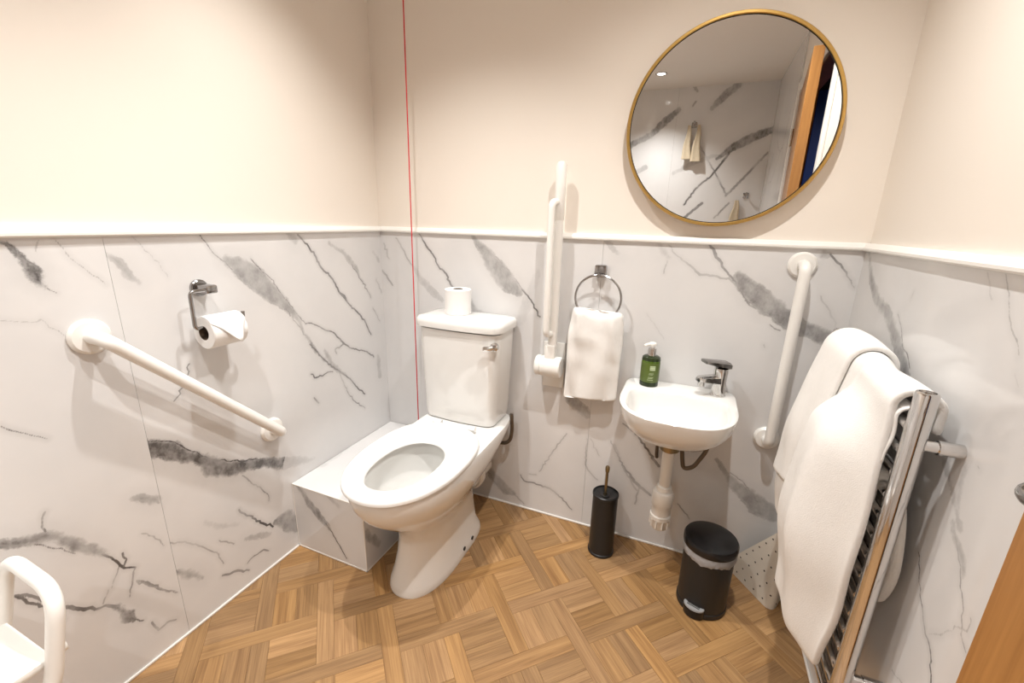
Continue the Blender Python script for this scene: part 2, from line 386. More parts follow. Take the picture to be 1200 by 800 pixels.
# kind l = thin line, b = broad soft band ; points (x, y, half width) in the enlarged tile
VEINS = {
 'left': [
  ('b','L1',.80,[(0,92,5),(75,130,11),(120,175,17),(165,225,24),(198,280,36),(240,335,20),(265,355,6)]), ('l','L1',.55,[(240,335,6),(285,370,6),(330,390,4)]),
  ('l','L1',.38,[(320,80,3),(385,155,4),(440,210,4),(510,260,5),(620,340,3)]), ('l','L1',.3,[(225,80,6),(212,115,4),(208,150,2)]),
  ('b','L1',.34,[(600,160,6),(660,185,12),(700,210,20),(740,275,22),(770,300,18),(820,330,6)]),
  ('l','L1',.22,[(770,55,4),(870,155,4),(930,210,3),(985,300,3)]), ('l','L1',.3,[(0,552,5),(120,560,4),(215,562,5),(240,545,6),(290,595,5),(340,610,6),(380,645,5)]),
  ('l','L2',.55,[(70,50,5),(130,130,5),(200,200,6),(262,255,6)]),
  ('b','L2',.40,[(235,200,35),(330,255,62),(400,305,72),(470,375,58),(540,430,42),(600,490,25),(660,570,14),(700,650,10),(740,715,10),(800,785,10)]),
  ('l','L2',.55,[(370,190,5),(440,270,5),(490,310,5),(560,410,5),(620,490,5),(690,570,4)]),
  ('l','L2',.50,[(560,470,4),(640,570,5),(700,650,6),(740,715,6),(800,785,6)]),
  ('l','L2',.55,[(690,572,5),(740,575,5),(800,605,6),(850,620,6),(910,680,8),(960,715,5),(1050,735,6),(1090,765,6)]),
  ('l','L2',.60,[(645,50,8),(700,105,8),(745,170,9),(780,240,9),(840,300,8),(890,390,9),(915,410,15),(940,450,7),(1000,510,7),(1040,560,8),(1075,635,5)]),
  ('b','L2',.30,[(590,40,20),(630,85,22)]), ('b','L2',.32,[(830,100,8),(910,150,14),(950,205,18),(1000,280,10),(1040,345,6)]),
  ('l','L2',.55,[(960,220,4),(1000,290,5),(1050,370,5),(1072,418,6)]), ('b','L2',.25,[(1090,150,9),(1120,205,10)]),
  ('l','L2',.35,[(1085,480,5),(1125,555,4)]), ('l','L2',.3,[(1105,310,4),(1135,390,4)]),
  ('l','L7',.58,[(420,20,9),(470,70,9),(520,130,8),(590,195,12),(650,230,10),(700,265,9),(750,310,8),(800,370,8),(850,410,8)]),
  ('b','L7',.36,[(540,70,14),(570,130,20),(595,190,26),(640,225,22),(700,262,10)]),
  ('l','L7',.42,[(650,240,7),(680,310,7),(720,400,7),(780,475,7),(850,520,6)]), ('l','L7',.6,[(600,235,6),(560,240,7),(520,270,8),(470,282,9),(430,255,8)]),
  ('l','L7',.4,[(455,440,9),(490,480,10)]), ('l','L7',.4,[(690,20,10),(620,60,8),(630,95,8)]), ('b','L7',.22,[(955,120,18),(970,270,18)]),
  ('l','L3',.6,[(0,370,6),(80,400,6),(170,420,5),(275,445,4)]),
  ('b','L4',.72,[(48,495,48),(130,505,52),(200,515,58),(280,545,36),(330,550,32),(400,575,40),(440,610,55),(560,620,46),(620,610,40),(660,600,34),(750,585,28),(860,590,34)]),
  ('b','L4',.22,[(860,590,34),(950,575,28),(1040,562,8)]),
  ('l','L4',.85,[(55,455,5),(140,460,6),(210,462,6),(330,520,6),(440,565,6),(620,578,6),(700,560,5)]),
  ('l','L4',.5,[(620,660,6),(700,715,6),(770,770,5),(775,810,3)]), ('l','L4',.5,[(310,5,6),(275,140,6),(220,225,6)]),
  ('b','L5',.60,[(-200,300,25),(0,260,26),(100,255,26),(200,235,32),(280,215,32),(380,240,30),(460,275,36),(540,295,32),(620,325,16)]), ('l','L5',.75,[(600,320,10),(660,350,9),(700,380,10),(730,402,9),(790,398,7)]),
  ('l','L5',.7,[(200,265,7),(300,285,7),(380,300,6),(440,318,6)]), ('l','L5',.55,[(270,190,9),(248,130,6),(262,75,9)]),
  ('l','L5',.6,[(725,395,8),(740,350,8),(718,315,8)]), ('l','L5',.55,[(795,398,7),(775,500,7),(760,575,5)]), ('l','L5',.5,[(695,400,6),(665,480,6),(655,520,5)]), ('l','L5',.5,[(635,530,6),(605,610,7)]),
  ('l','L5',.65,[(55,565,8),(110,575,9),(160,605,11),(270,620,10),(410,630,16),(500,645,15),(590,635,10),(620,620,10),(690,630,18)]), ('b','L5',.72,[(670,628,10),(720,650,20),(750,685,30),(790,700,12)]), ('l','L5',.6,[(780,705,8),(840,708,6)]),
  ('l','L5',.42,[(890,720,9),(930,765,9),(980,720,10),(1030,705,8)]), ('l','L5',.3,[(830,200,6),(900,215,6),(960,270,5)]), ('l','L5',.45,[(810,475,7),(880,500,12),(960,530,7),(1045,545,4)]),
  ('b','L6',.45,[(-20,122,18),(60,115,24),(115,132,24)]), ('l','L6',.4,[(110,130,12),(145,185,5)]),
  ('l','L6',.4,[(200,378,7),(300,380,7),(380,400,7),(470,435,6),(510,500,5)]), ('b','L6',.5,[(230,548,10),(300,562,24),(390,580,12)]), ('l','L6',.48,[(505,570,9),(580,545,11),(660,540,7)]),
  ('l','L6',.4,[(650,500,6),(690,455,6),(745,420,8),(775,425,6)]), ('l','L6',.7,[(600,185,8),(660,220,8),(740,265,9),(800,285,8)]), ('b','L6',.5,[(812,258,16),(870,240,52),(935,275,48)]),
  ('b','L6',.28,[(640,355,10),(700,342,18),(780,330,12)]), ('b','L6',.15,[(400,260,10),(470,280,12),(590,275,10)]), ('l','L6',.35,[(485,365,6),(570,385,6)]), ('l','L6',.35,[(0,600,7),(80,630,10),(160,655,7),(240,668,5)]),
 ],
 'back': [
  ('l','B1',.3,[(120,70,6),(150,120,7),(195,200,7),(225,240,8)]), ('b','B1',.22,[(225,240,10),(260,300,20),(320,370,24),(390,430,14)]),
  ('l','B1',.58,[(255,45,5),(300,120,9),(345,180,7),(370,235,7),(415,280,9),(440,340,9),(460,372,8)]), ('b','B1',.36,[(555,430,12),(580,490,18),(640,515,8)]),
  ('b','B1',.42,[(570,60,8),(620,130,30),(680,215,48),(740,290,60),(790,345,52),(840,385,26)]), ('l','B1',.42,[(575,70,5),(620,150,5),(660,210,5),(720,300,4)]), ('l','B1',.4,[(640,120,4),(740,215,5),(800,290,5),(870,375,5)]),
  ('l','B1',.6,[(860,372,7),(910,430,7),(965,530,7)]), ('b','B1',.12,[(950,270,20),(900,420,34),(850,560,28)]), ('l','B1',.3,[(40,260,9),(70,300,9),(100,345,7)]), ('l','B1',.2,[(50,100,7),(80,190,6)]), ('l','B1',.2,[(-20,290,5),(40,380,5)]),
  ('b','B2',.26,[(300,80,16),(340,125,13),(375,165,6)]), ('b','B2',.22,[(610,95,12),(640,150,18),(670,180,14)]),
  ('l','B2',.28,[(665,110,5),(720,175,6),(800,235,8),(850,285,10),(930,290,9),(1020,305,8),(1060,350,6)]), ('l','B2',.3,[(660,200,4),(640,275,5)]),
  ('l','B2',.45,[(905,100,8),(940,160,13),(980,235,9),(1040,300,8),(1090,375,7),(1130,450,6),(1180,485,5)]), ('l','B2',.12,[(540,510,4),(640,660,5)]),
  ('b','B3',.50,[(330,245,30),(420,340,58),(500,420,60),(600,490,50),(700,550,44),(820,600,44),(935,640,44)]), ('l','B3',.5,[(490,365,5),(550,400,5),(600,430,5),(640,460,4)]), ('l','B3',.45,[(365,385,5),(410,405,6),(430,435,5)]), ('l','B3',.4,[(510,525,5),(570,560,6)]),
  ('b','B3',.35,[(825,120,22),(860,118,14)]), ('l','B3',.55,[(865,115,8),(910,165,9),(960,220,7),(1005,310,5)]), ('l','B3',.2,[(810,360,6),(870,480,7),(930,590,6)]), ('l','B3',.3,[(475,645,6),(480,660,6)]),
  ('b','B4',.45,[(640,140,30),(690,180,36),(742,225,30)]), ('b','B4',.40,[(145,515,14),(200,600,32),(260,665,34),(315,692,14)]), ('l','B4',.55,[(130,510,4),(180,590,4),(220,650,4)]), ('l','B4',.5,[(310,690,5),(370,752,5)]),
  ('l','B4',.42,[(350,580,6),(370,615,6),(440,635,7),(520,660,9),(570,700,7),(650,785,5)]), ('l','B4',.3,[(400,575,6),(440,580,6)]), ('l','B4',.28,[(620,340,5),(560,420,6),(460,560,4)]),
  ('l','B4',.3,[(740,370,5),(730,520,6),(760,570,7),(800,610,6)]), ('l','B4',.28,[(760,370,5),(810,470,5)]), ('l','B4',.42,[(880,380,5),(920,470,6),(970,560,8),(1040,640,14),(1110,700,10)]), ('l','B4',.3,[(1045,650,6),(1020,750,7)]),
  ('l','B4',.62,[(950,280,6),(1020,330,9),(1080,420,9),(1160,530,12)]),
  ('l','B5',.4,[(370,550,6),(440,640,6)]), ('b','B5',.40,[(600,290,8),(650,370,14),(700,430,32),(780,500,48),(850,570,62),(930,615,50)]), ('l','B5',.5,[(680,370,5),(760,430,5),(840,540,5)]), ('l','B5',.25,[(0,200,6),(60,360,7),(130,470,9)]),
 ],
 'right': [
  ('b','R1',.44,[(88,50,10),(97,180,26),(125,290,34),(160,350,34),(200,430,40),(235,530,44),(262,620,40),(282,690,38),(300,800,30)]), ('l','R1',.5,[(245,390,6),(265,470,6),(270,560,5),(300,620,7),(310,690,6)]),
  ('l','R1',.3,[(335,265,5),(320,300,5)]), ('l','R1',.14,[(740,160,8),(765,310,8)]), ('l','R1',.28,[(840,170,5),(860,280,6),(860,400,6),(900,530,6),(912,620,5)]), ('l','R1',.2,[(890,720,6),(910,790,6)]),
  ('b','R2',.28,[(500,430,20),(540,560,18),(570,700,14),(585,800,12)]), ('b','R2',.26,[(645,400,14),(605,500,12),(575,640,10),(590,800,10)]), ('l','R2',.3,[(685,450,5),(695,468,5)]),
  ('b','R3',.32,[(490,0,10),(505,90,22),(535,180,26),(545,260,14)]), ('l','R3',.38,[(500,60,5),(530,220,7),(540,400,7),(530,560,7),(555,650,6)]),
  ('l','R3',.6,[(320,150,6),(335,400,6),(355,560,8),(380,640,8),(382,800,7)]), ('l','R3',.32,[(370,560,5),(440,560,5),(500,520,5),(560,545,5),(580,480,5)]), ('l','R3',.32,[(190,735,6),(240,800,6)]),
 ],
 'boxfront': [('b','X',.5,[(88,335,8),(130,400,18),(175,455,16),(205,490,8)]), ('l','X',.6,[(190,470,4),(225,525,4),(265,597,4)]), ('b','X',.22,[(190,365,8),(235,410,8)])],
 'boxside': [('b','X',.4,[(335,505,14),(380,545,16)])],
 'boxtop': [('b','X',.14,[(110,275,14),(180,260,16),(260,200,12)]), ('l','X',.3,[(370,95,4),(395,108,4)])],
 'front': [
  ('b','M',.5,[(85,500,9),(180,452,10),(230,405,12),(272,368,9)]), ('b','M',.45,[(385,362,8),(430,315,13),(470,285,12)]), ('b','M',.6,[(400,530,5),(450,495,12),(500,470,16),(590,432,11)]),
  ('l','M',.6,[(290,685,4),(330,630,4),(380,590,4),(440,515,5)]), ('l','M',.4,[(345,490,3),(390,570,3),(430,650,4)]), ('l','M',.4,[(430,655,5),(500,585,5),(570,510,4)]), ('l','M',.5,[(290,730,5),(350,680,6)]),
  ('l','M',.4,[(325,290,6),(335,305,5)]), ('b','M',.3,[(105,590,8),(160,560,8)]), ('l','M',.35,[(320,355,4),(330,340,4)]), ('l','M',.4,[(390,730,3),(440,680,4)]), ('b','M',.25,[(255,580,6),(330,540,8),(400,520,6)]),
 ],
}
PLANES = {'left': (0, 0.), 'back': (1, 0.), 'right': (0, W), 'boxfront': (1, -.588), 'boxside': (0, .336), 'boxtop': (2, .28)}
def vein_segments(key):
    """polylines on the wall plane, (a, b) plane coordinates in metres, roughened"""
    lines, bands = [], []
    for kind, tile, s, pts in VEINS.get(key, []):
        x0, y0, sc = TILES[tile]; P = []
        for (x, y, hw) in pts:
            px, py = x0+x/sc, y0+y/sc
            if key == 'front': q, t = in_mirror(px, py)
            else: q, t = on_plane(px, py, *PLANES[key])
            a, b = {'left': (q.y, q.z), 'right': (q.y, q.z), 'boxside': (q.y, q.z), 'boxtop': (q.x, q.y)}.get(key, (q.x, q.z))
            P.append((a, b, max(.0014, hw/sc*t/FPX*.72) if kind == 'l' else hw/sc*t/FPX))
        out = []
        for (a0, b0, w0), (a1, b1, w1) in zip(P, P[1:]):
            Ln = math.hypot(a1-a0, b1-b0); n = max(1, int(Ln/(.010 if kind == 'l' else .03)))
            for i in range(n):
                t = i/n; amp = .0035 if kind == 'l' else .004
                j0, j1 = (RNG.normal()*amp*.6, RNG.normal()*amp*.6) if i else (0, 0)
                out.append((a0+(a1-a0)*t+j0, b0+(b1-b0)*t+j1, w0+(w1-w0)*t))
        out.append(P[-1])
        for p, q in zip(out, out[1:]):
            (lines if kind == 'l' else bands).append((*p, *q, s))
    return lines, bands
def random_veins(a0, a1, b0, b1, n, sign=1):
    """more of the same print for panels the photo does not show"""
    lines, bands = [], []
    for _ in range(n):
        a, b = RNG.uniform(a0, a1), RNG.uniform(b0, b1); ang = RNG.uniform(.6, 1.0); s = RNG.uniform(.25, .6); wd = RNG.uniform(.003, .004)
        big = RNG.random() < .4
        for k in range(int(RNG.integers(12, 40))):
            ang += RNG.normal()*.12; st = .018
            a2, b2 = a+sign*st*math.cos(ang), b-st*math.sin(ang)
            ww = wd if not big else .006+.02*abs(math.sin(k*.15))
            (bands if big else lines).append((a, b, ww, a2, b2, ww, s)); a, b = a2, b2
    return lines, bands
def field(segs, A, B, pad=.05):
    """nearest signed distance to the vein bodies and the strength of that vein, on a grid"""
    F = np.full((len(A), len(B)), pad); S = np.zeros_like(F)
    for (a0, b0, w0, a1, b1, w1, s) in segs:
        ia = np.where((A > min(a0, a1)-pad) & (A < max(a0, a1)+pad))[0]
        ib = np.where((B > min(b0, b1)-pad) & (B < max(b0, b1)+pad))[0]
        if not len(ia) or not len(ib): continue
        sa, sb = slice(ia[0], ia[-1]+1), slice(ib[0], ib[-1]+1)
        X, Y = A[sa][:, None]-a0, B[sb][None, :]-b0
        dx, dy = a1-a0, b1-b0; L2 = dx*dx+dy*dy+1e-12
        t = np.clip((X*dx+Y*dy)/L2, 0, 1)
        f = np.hypot(X-t*dx, Y-t*dy) - (w0+(w1-w0)*t)
        sub, ss = F[sa, sb], S[sa, sb]
        better = f < sub
        sub[better] = f[better]; ss[better] = s
    return F, S
def marble_panel(name, parent, a0, a1, b0, b1, to3d, thick, res, veins, mat=None, coarse=None):
    """slab of wall panelling: fine grid on the face (carries the vein fields) and folded edges behind"""
    na, nb = max(2, int((a1-a0)/res)+1), max(2, int((b1-b0)/res)+1)
    A, B = np.linspace(a0, a1, na), np.linspace(b0, b1, nb)
    if coarse is not None:          # the photo shows only the part a > coarse
        A = np.concatenate([np.arange(a0, coarse, .02), np.arange(coarse, a1-res/2, res), [a1]]); na = len(A)
    lf, ls = field(veins[0], A, B); bf, bs = field(veins[1], A, B)
    vs = [to3d(a, b, 0.) for a in A for b in B]
    idx = np.arange(na*nb).reshape(na, nb)
    fs = np.stack([idx[:-1, :-1], idx[1:, :-1], idx[1:, 1:], idx[:-1, 1:]], -1).reshape(-1, 4).tolist()
    o0 = len(vs)
    # border skirt to the back
    loop = list(idx[:, 0]) + list(idx[-1, 1:]) + list(idx[-2::-1, -1]) + list(idx[0, -2:0:-1])
    loop = [int(i) for i in loop]
    ab = [(A[i//nb], B[i % nb]) for i in loop]
    vs += [to3d(a, b, thick) for a, b in ab]
    n = len(loop)
    fs += [(loop[i], o0+i, o0+(i+1) % n, loop[(i+1) % n]) for i in range(n)]
    me = bpy.data.meshes.new(name); me.from_pydata(vs, [], fs)
    for nm, arr in (('line_f', lf), ('line_s', ls), ('band_f', bf), ('band_s', bs)):
        at = me.attributes.new(nm, 'FLOAT', 'POINT')
        d = np.concatenate([arr.reshape(-1), arr.reshape(-1)[loop]]).astype(np.float32)
        at.data.foreach_set('value', d)
    bm = bmesh.new(); bm.from_mesh(me); bmesh.ops.recalc_face_normals(bm, faces=bm.faces); bm.to_mesh(me); bm.free()
    ctr = Vector(vs[int(idx[na//2, nb//2])])
    if (me.polygons[0].normal).dot(Vector((W/2, -D/2, .9))-ctr) < 0: me.flip_normals()
    me.materials.append(mat or M_MARBLE)
    o = bpy.data.objects.new(name, me); COL.objects.link(o)
    if parent:
        o.parent = parent; me.transform(Matrix.Translation(-parent_origin(parent)))
    return o

# ================================================================== STRUCTURE
T = .10
# --- floor with basket-weave parquet
floor = struct(MB().box((-T, -D-T, -.06), (W+1.2, T, -.0022)).build('floor', M_GAP, smooth=False), 'oak basket weave parquet floor')
HP, WS = .1825, .050        # half period, strip width
U0, V0 = .2285, .798
GAP = .0004
def uv(x, y): return ((x+y)/math.sqrt(2), (x-y)/math.sqrt(2))
def xy(u, v): return ((u+v)/math.sqrt(2), (u-v)/math.sqrt(2))
def plank_mesh(ln, wd, name):
    b = MB().box((-ln/2+GAP/2, -wd/2+GAP/2, -.0022), (ln/2-GAP/2, wd/2-GAP/2, 0), .0005, 1)
    me = bpy.data.meshes.new(name); me.from_pydata(b.v, [], b.f)
    bm = bmesh.new(); bm.from_mesh(me); bmesh.ops.recalc_face_normals(bm, faces=bm.faces); bm.to_mesh(me); bm.free()
    me.materials.append(M_OAK); return me
CELL = HP-WS
ME_STRIP = plank_mesh(2*HP-WS, WS, 'plank')
ME_PLANK = plank_mesh(CELL, CELL/2, 'plank')
rest = []                    # planks the photo does not show: one joined part
def put_plank(me, u, v, along_u, ln):
    x, y = xy(u, v)
    if x < -.16 or x > W+.16 or y > .16 or y < -D-.16: return
    # direction of +u is (1,1), of +v is (1,-1)
    ang = math.pi/4 if along_u else -math.pi/4
    inside = all(0 <= p <= W and -D <= q <= 0 for p, q in [(x+math.cos(ang)*s*ln/2, y+math.sin(ang)*s*ln/2) for s in (-1, 1)])
    d = Vector((x, y, 0))-CAM; z = d.dot(_f)
    px, py = 600+FPX*d.dot(_r2)/z if z > .1 else -999, 400-FPX*d.dot(_u2)/z if z > .1 else 9999
    if 60 < px < 1060 and 520 < py < 930 and -.1 < x < W+.1:
        o = bpy.data.objects.new('plank', me); COL.objects.link(o); o.parent = floor
        o.location = (x, y, 0); o.rotation_euler = (0, 0, ang)
    else:
        rest.append((me, x, y, ang))
for i in range(-14, 18):
    for j in range(-10, 26):
        u, v = U0+i*HP, V0+j*HP
        if (i+j) % 2 == 0: put_plank(ME_STRIP, u, v, True, 2*HP-WS)
        else: put_plank(ME_STRIP, u, v, False, 2*HP-WS)
        cu, cv = u+HP/2, v+HP/2
        al = (i+j) % 2 == 0
        for k in (-.5, .5):
            if al: put_plank(ME_PLANK, cu, cv+k*CELL/2, True, CELL)
            else: put_plank(ME_PLANK, cu+k*CELL/2, cv, False, CELL)
rb = MB()
for me, x, y, ang in rest:
    c, s = math.cos(ang), math.sin(ang)
    rb.add([(x+c*v.co.x-s*v.co.y, y+s*v.co.x+c*v.co.y, v.co.z) for v in me.vertices], [tuple(p.vertices) for p in me.polygons])
ro = rb.build('planks', M_OAK, floor, smooth=False); ro['kind'] = 'stuff'

ceiling = struct(MB().box((-T, -D-T, H), (W+T, T, H+.08)).build('ceiling', M_CEIL, smooth=False), 'plain white ceiling')
# --- walls: painted cream walls, PT behind the panel faces
wall_left = struct(MB().box((-T, -D-T, -.06), (-PT, T, H)).build('wall_left', M_PAINT, smooth=False), 'cream painted wall above marble panels, with toilet roll holder')
wall_back = struct(MB().box((-PT, PT, -.06), (W+PT, T, H)).build('wall_back', M_PAINT, smooth=False), 'cream painted wall above marble panels, with round mirror')
DY0, DY1, DH = -1.825, -.978, 2.06       # door opening
wr = MB()
wr.box((W+PT, DY1, -.06), (W+T, T, H)).box((W+PT, -D-T, -.06), (W+T, DY0, H)).box((W+PT, DY0, DH), (W+T, DY1, H))
wall_right = struct(wr.build('wall_right', M_PAINT, smooth=False), 'cream painted wall above marble panels, with towel radiator and door')
wall_front = struct(MB().box((-T, -D-T, -.06), (W+T, -D, H)).build('wall_front', M_PAINT, smooth=False), 'wall fully covered in marble panels, seen in the mirror')

left3 = lambda a, b, d: (-d, a, b)
back3 = lambda a, b, d: (a, d, b)
right3 = lambda a, b, d: (W+d, a, b)
front3 = lambda a, b, d: (a, -D+.012-d, b)
g = .0004
vl, vb, vr, vf = (vein_segments(k) for k in ('left', 'back', 'right', 'front'))
def side(v, test):     # veins are printed per panel: keep those starting on one side of the seam
    return tuple([s for s in k if test((s[0]+s[3])/2)] for k in v)
def merge(a, b): return (a[0]+b[0], a[1]+b[1])
SEAM_L, SEAM_B = -1.000, .992
marble_panel('panel', wall_left, SEAM_L+g, 0, 0, DADO, left3, PT, .003, side(vl, lambda a: a > SEAM_L-.02))
marble_panel('panel', wall_left, -2.0+g, SEAM_L-g, 0, DADO, left3, PT, .003, merge(side(vl, lambda a: a < SEAM_L-.004), random_veins(-2.0, -1.5, .1, 1.2, 9)), coarse=-1.36)
marble_panel('panel', wall_left, -D+.013, -2.0-g, 0, DADO, left3, PT, .012, random_veins(-D, -2.0, .1, 1.2, 10))
marble_panel('panel', wall_back, 0, SEAM_B-g, 0, DADO, back3, PT, .003, side(vb, lambda a: a < SEAM_B+.01))
marble_panel('panel', wall_back, SEAM_B+g, W, 0, DADO, back3, PT, .003, side(vb, lambda a: a > SEAM_B-.01))
marble_panel('panel', wall_right, DY1+.062, 0, 0, DADO, right3, PT, .003, vr)
marble_panel('panel', wall_right, -D+.013, DY0-.064, 0, H, right3, PT, .012, random_veins(-D, DY0, .1, 2.3, 16, -1))
marble_panel('panel', wall_front, 0, 1.0-g, 0, H, front3, .011, .007, merge(side(vf, lambda a: a < 1.01), random_veins(0, .9, .1, 1.5, 8)))
marble_panel('panel', wall_front, 1.0+g, W, 0, H, front3, .011, .007, merge(side(vf, lambda a: a > .99), random_veins(1, 1.8, .1, 1.1, 4)))
# --- dado trims
def trim(name, pts, axis):
    return struct(pts.build(name, M_TRIMW, smooth=True, angle=30))
def dado_profile(face):      # (out, z) profile of the capping rail
    return [(-PT, 1.197), (.006, 1.197), (.011, 1.201), (.011, 1.207), (.008, 1.210), (.005, 1.217), (.001, 1.220), (-PT, 1.220)]
def rail_along(p0, p1, out):
    p0, p1, out = Vector(p0), Vector(p1), Vector(out)
    mb = MB()
    mb.loft([[p + out*o + Vector((0, 0, z)) for o, z in dado_profile(0)] for p in (p0, p1)])
    return mb
trim('trim_1', rail_along((0, -D+.013, 0), (0, 0, 0), (1, 0, 0)), 0)
trim('trim_2', rail_along((0, 0, 0), (W, 0, 0), (0, -1, 0)), 0)
trim('trim_3', rail_along((W, 0, 0), (W, DY1+.062, 0), (-1, 0, 0)), 0)
# --- sealant beads where the panels meet the floor
def bead(name, lo, hi):
    return struct(MB().box(lo, hi, .002, 1).build(name, M_SILIC))
bead('baseboard_left', (0, -D+.013, .0), (.005, -.59, .009))
bead('baseboard_back', (.338, -.005, .0), (W-.006, 0, .009))
bead('baseboard_right', (W-.005, DY1+.064, .0), (W, 0, .009))

# --- door in the right wall, standing slightly ajar into the room
DA = math.radians(6.6); DL = .832
hx, hy = W+.006, DY0+.005
door = bpy.data.objects.new('door_1', None); COL.objects.link(door); struct(door, 'oak veneered door standing slightly ajar beside the towel radiator')
door.location = (hx, hy, 0); door.rotation_euler = (0, 0, DA)
def door_part(mb, name, mat, parent, **k):
    o = mb.build(name, mat, None, **k); o.parent = parent; return o
leaf = door_part(MB().box((-.0, 0, .006), (.044, DL, 2.04), .0015, 1), 'door_leaf', M_DOOR, door, smooth=False)
hb = DL-.062; hz = 1.014
hd = MB().lathe([(.026, 0), (.026, -.007), (.024, -.009), (.0, -.009)], (0, hb, hz), 'X', 28)
hd.tube(fillet([(0, hb, hz), (-.055, hb, hz), (-.055, hb-.125, hz)], .016, 8), .0105, 16)
door_part(hd, 'door_handle', M_CHROMED, leaf)
lt = MB().box((.012, DL-.001, hz-.09), (.032, DL+.0006, hz+.09)); door_part(lt, 'latch_plate', M_CHROMED, leaf, smooth=False)
for z in (.25, 1.0, 1.8):
    door_part(MB().tube([(-.006, .0, z-.05), (-.006, .0, z+.05)], .007, 10), 'hinge', M_CHROME, leaf)
tr = MB()
for y0, y1 in ((DY0-.062, DY0-.002), (DY1+.002, DY1+.060)):
    tr.box((W-.004, y0, 0), (W+PT, y1, DH+.06), .003, 2)
tr.box((W-.004, DY0-.002, DH), (W+PT, DY1+.002, DH+.06), .003, 2)
struct(tr.build('trim_4', M_TRIMW), 'white architrave around the oak door')
tr = MB().box((W+PT, DY1-.004, 0), (W+T, DY1+.0, DH)).box((W+PT, DY0, 0), (W+T, DY0+.004, DH)).box((W+PT, DY0, DH-.004), (W+T, DY1, DH))
struct(tr.build('trim_5', M_DOOR, smooth=False), 'oak lining of the door opening')
# corridor beyond the door
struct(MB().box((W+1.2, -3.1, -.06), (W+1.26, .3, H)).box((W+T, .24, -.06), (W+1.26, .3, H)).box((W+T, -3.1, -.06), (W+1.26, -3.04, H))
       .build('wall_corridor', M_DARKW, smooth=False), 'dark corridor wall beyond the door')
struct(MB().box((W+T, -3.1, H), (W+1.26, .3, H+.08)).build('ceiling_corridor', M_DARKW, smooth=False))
nb_ = MB().box((W+.30, -3.037, 1.2), (W+.85, -3.01, 2.34), .004, 1).build('notice_board', M_BLUE)
tag(nb_, 'blue board on the dark corridor wall beyond the open door', 'board')

# --- marble boxing over the pipes in the corner
BX, BY, BZ = .336, -.588, .28
boxing = thing('pipe_boxing', (0, 0, 0), 'low marble boxing in the corner beside the toilet', 'boxing')
marble_panel('panel', boxing, .004, BX-.003, .008, BZ-.003, lambda a, b, d: (a, BY+d, b), .008, .004, vein_segments('boxfront'))
marble_panel('panel', boxing, BY+.003, -.004, .008, BZ-.003, lambda a, b, d: (BX-d, a, b), .008, .004, vein_segments('boxside'))
marble_panel('panel', boxing, .002, BX-.003, BY+.003, -.002, lambda a, b, d: (a, b, BZ-d), .008, .005, vein_segments('boxtop'))
MB().box((.002, BY+.004, .002), (BX-.004, -.002, BZ-.004)).build('carcass', M_SILIC, boxing, smooth=False)
e = .003
et = MB().box((.001, BY-.001, .001), (BX+.001, BY+e, .008), .001, 1).box((BX-e, BY-.001, .001), (BX+.001, -.002, .008), .001, 1)
et.box((BX-e, BY-.001, .008), (BX+.001, BY+e, BZ-.006), .001, 1)
et.box((.001, BY-.001, BZ-.003), (BX+.001, BY+e, BZ+.0008), .0008, 1).box((BX-e, BY, BZ-.003), (BX+.001, -.002, BZ+.0008), .0008, 1)
et.box((.001, BY-.001, .002), (.004, BY+e, BZ), .0008, 1)
et.build('edge_trim', M_SILIC, boxing)

# ================================================================== CEILING LAMPS
def downlight(x, y, label, watts, beam=118):
    t = thing('downlight', (x, y, H), label, 'light', 'recessed ceiling lights')
    MB().lathe([(.030, -.001), (.045, -.001), (.045, -.004), (.040, -.007), (.031, -.006), (.030, -.001)], (x, y, H), seg=32, cap0=False, cap1=False).build('bezel', M_CHROME, t)
    MB().lathe([(.0001, -.0035), (.029, -.0035), (.029, -.0015), (.0001, -.0015)], (x, y, H), seg=24).build('lamp_glass', M_LAMP, t)
    ld = bpy.data.lights.new('lamp', 'SPOT'); ld.energy = watts; ld.color = LAMP_COL
    ld.spot_size = math.radians(beam); ld.spot_blend = 1.0; ld.shadow_soft_size = .022
    lo = bpy.data.objects.new('lamp', ld); COL.objects.link(lo); lo.parent = t; lo.location = (0, 0, -.012)
    return t
for (x, y), wt, bm_, lb in zip(LAMPS, LAMP_W, LAMP_BEAM, ('small round ceiling downlight above the toilet', 'small round ceiling downlight in front of the mirror',
                              'small round ceiling downlight above the middle of the floor', 'small round ceiling downlight reflected in the mirror')):
    downlight(x, y, lb, wt, bm_)
cl = downlight(W+.75, -1.9, 'added unseen ceiling lamp lighting the blue corridor board', 40, 172)  # added lamp with no visible source; brightens the blue board behind the door
cl['group'] = 'added corridor light'

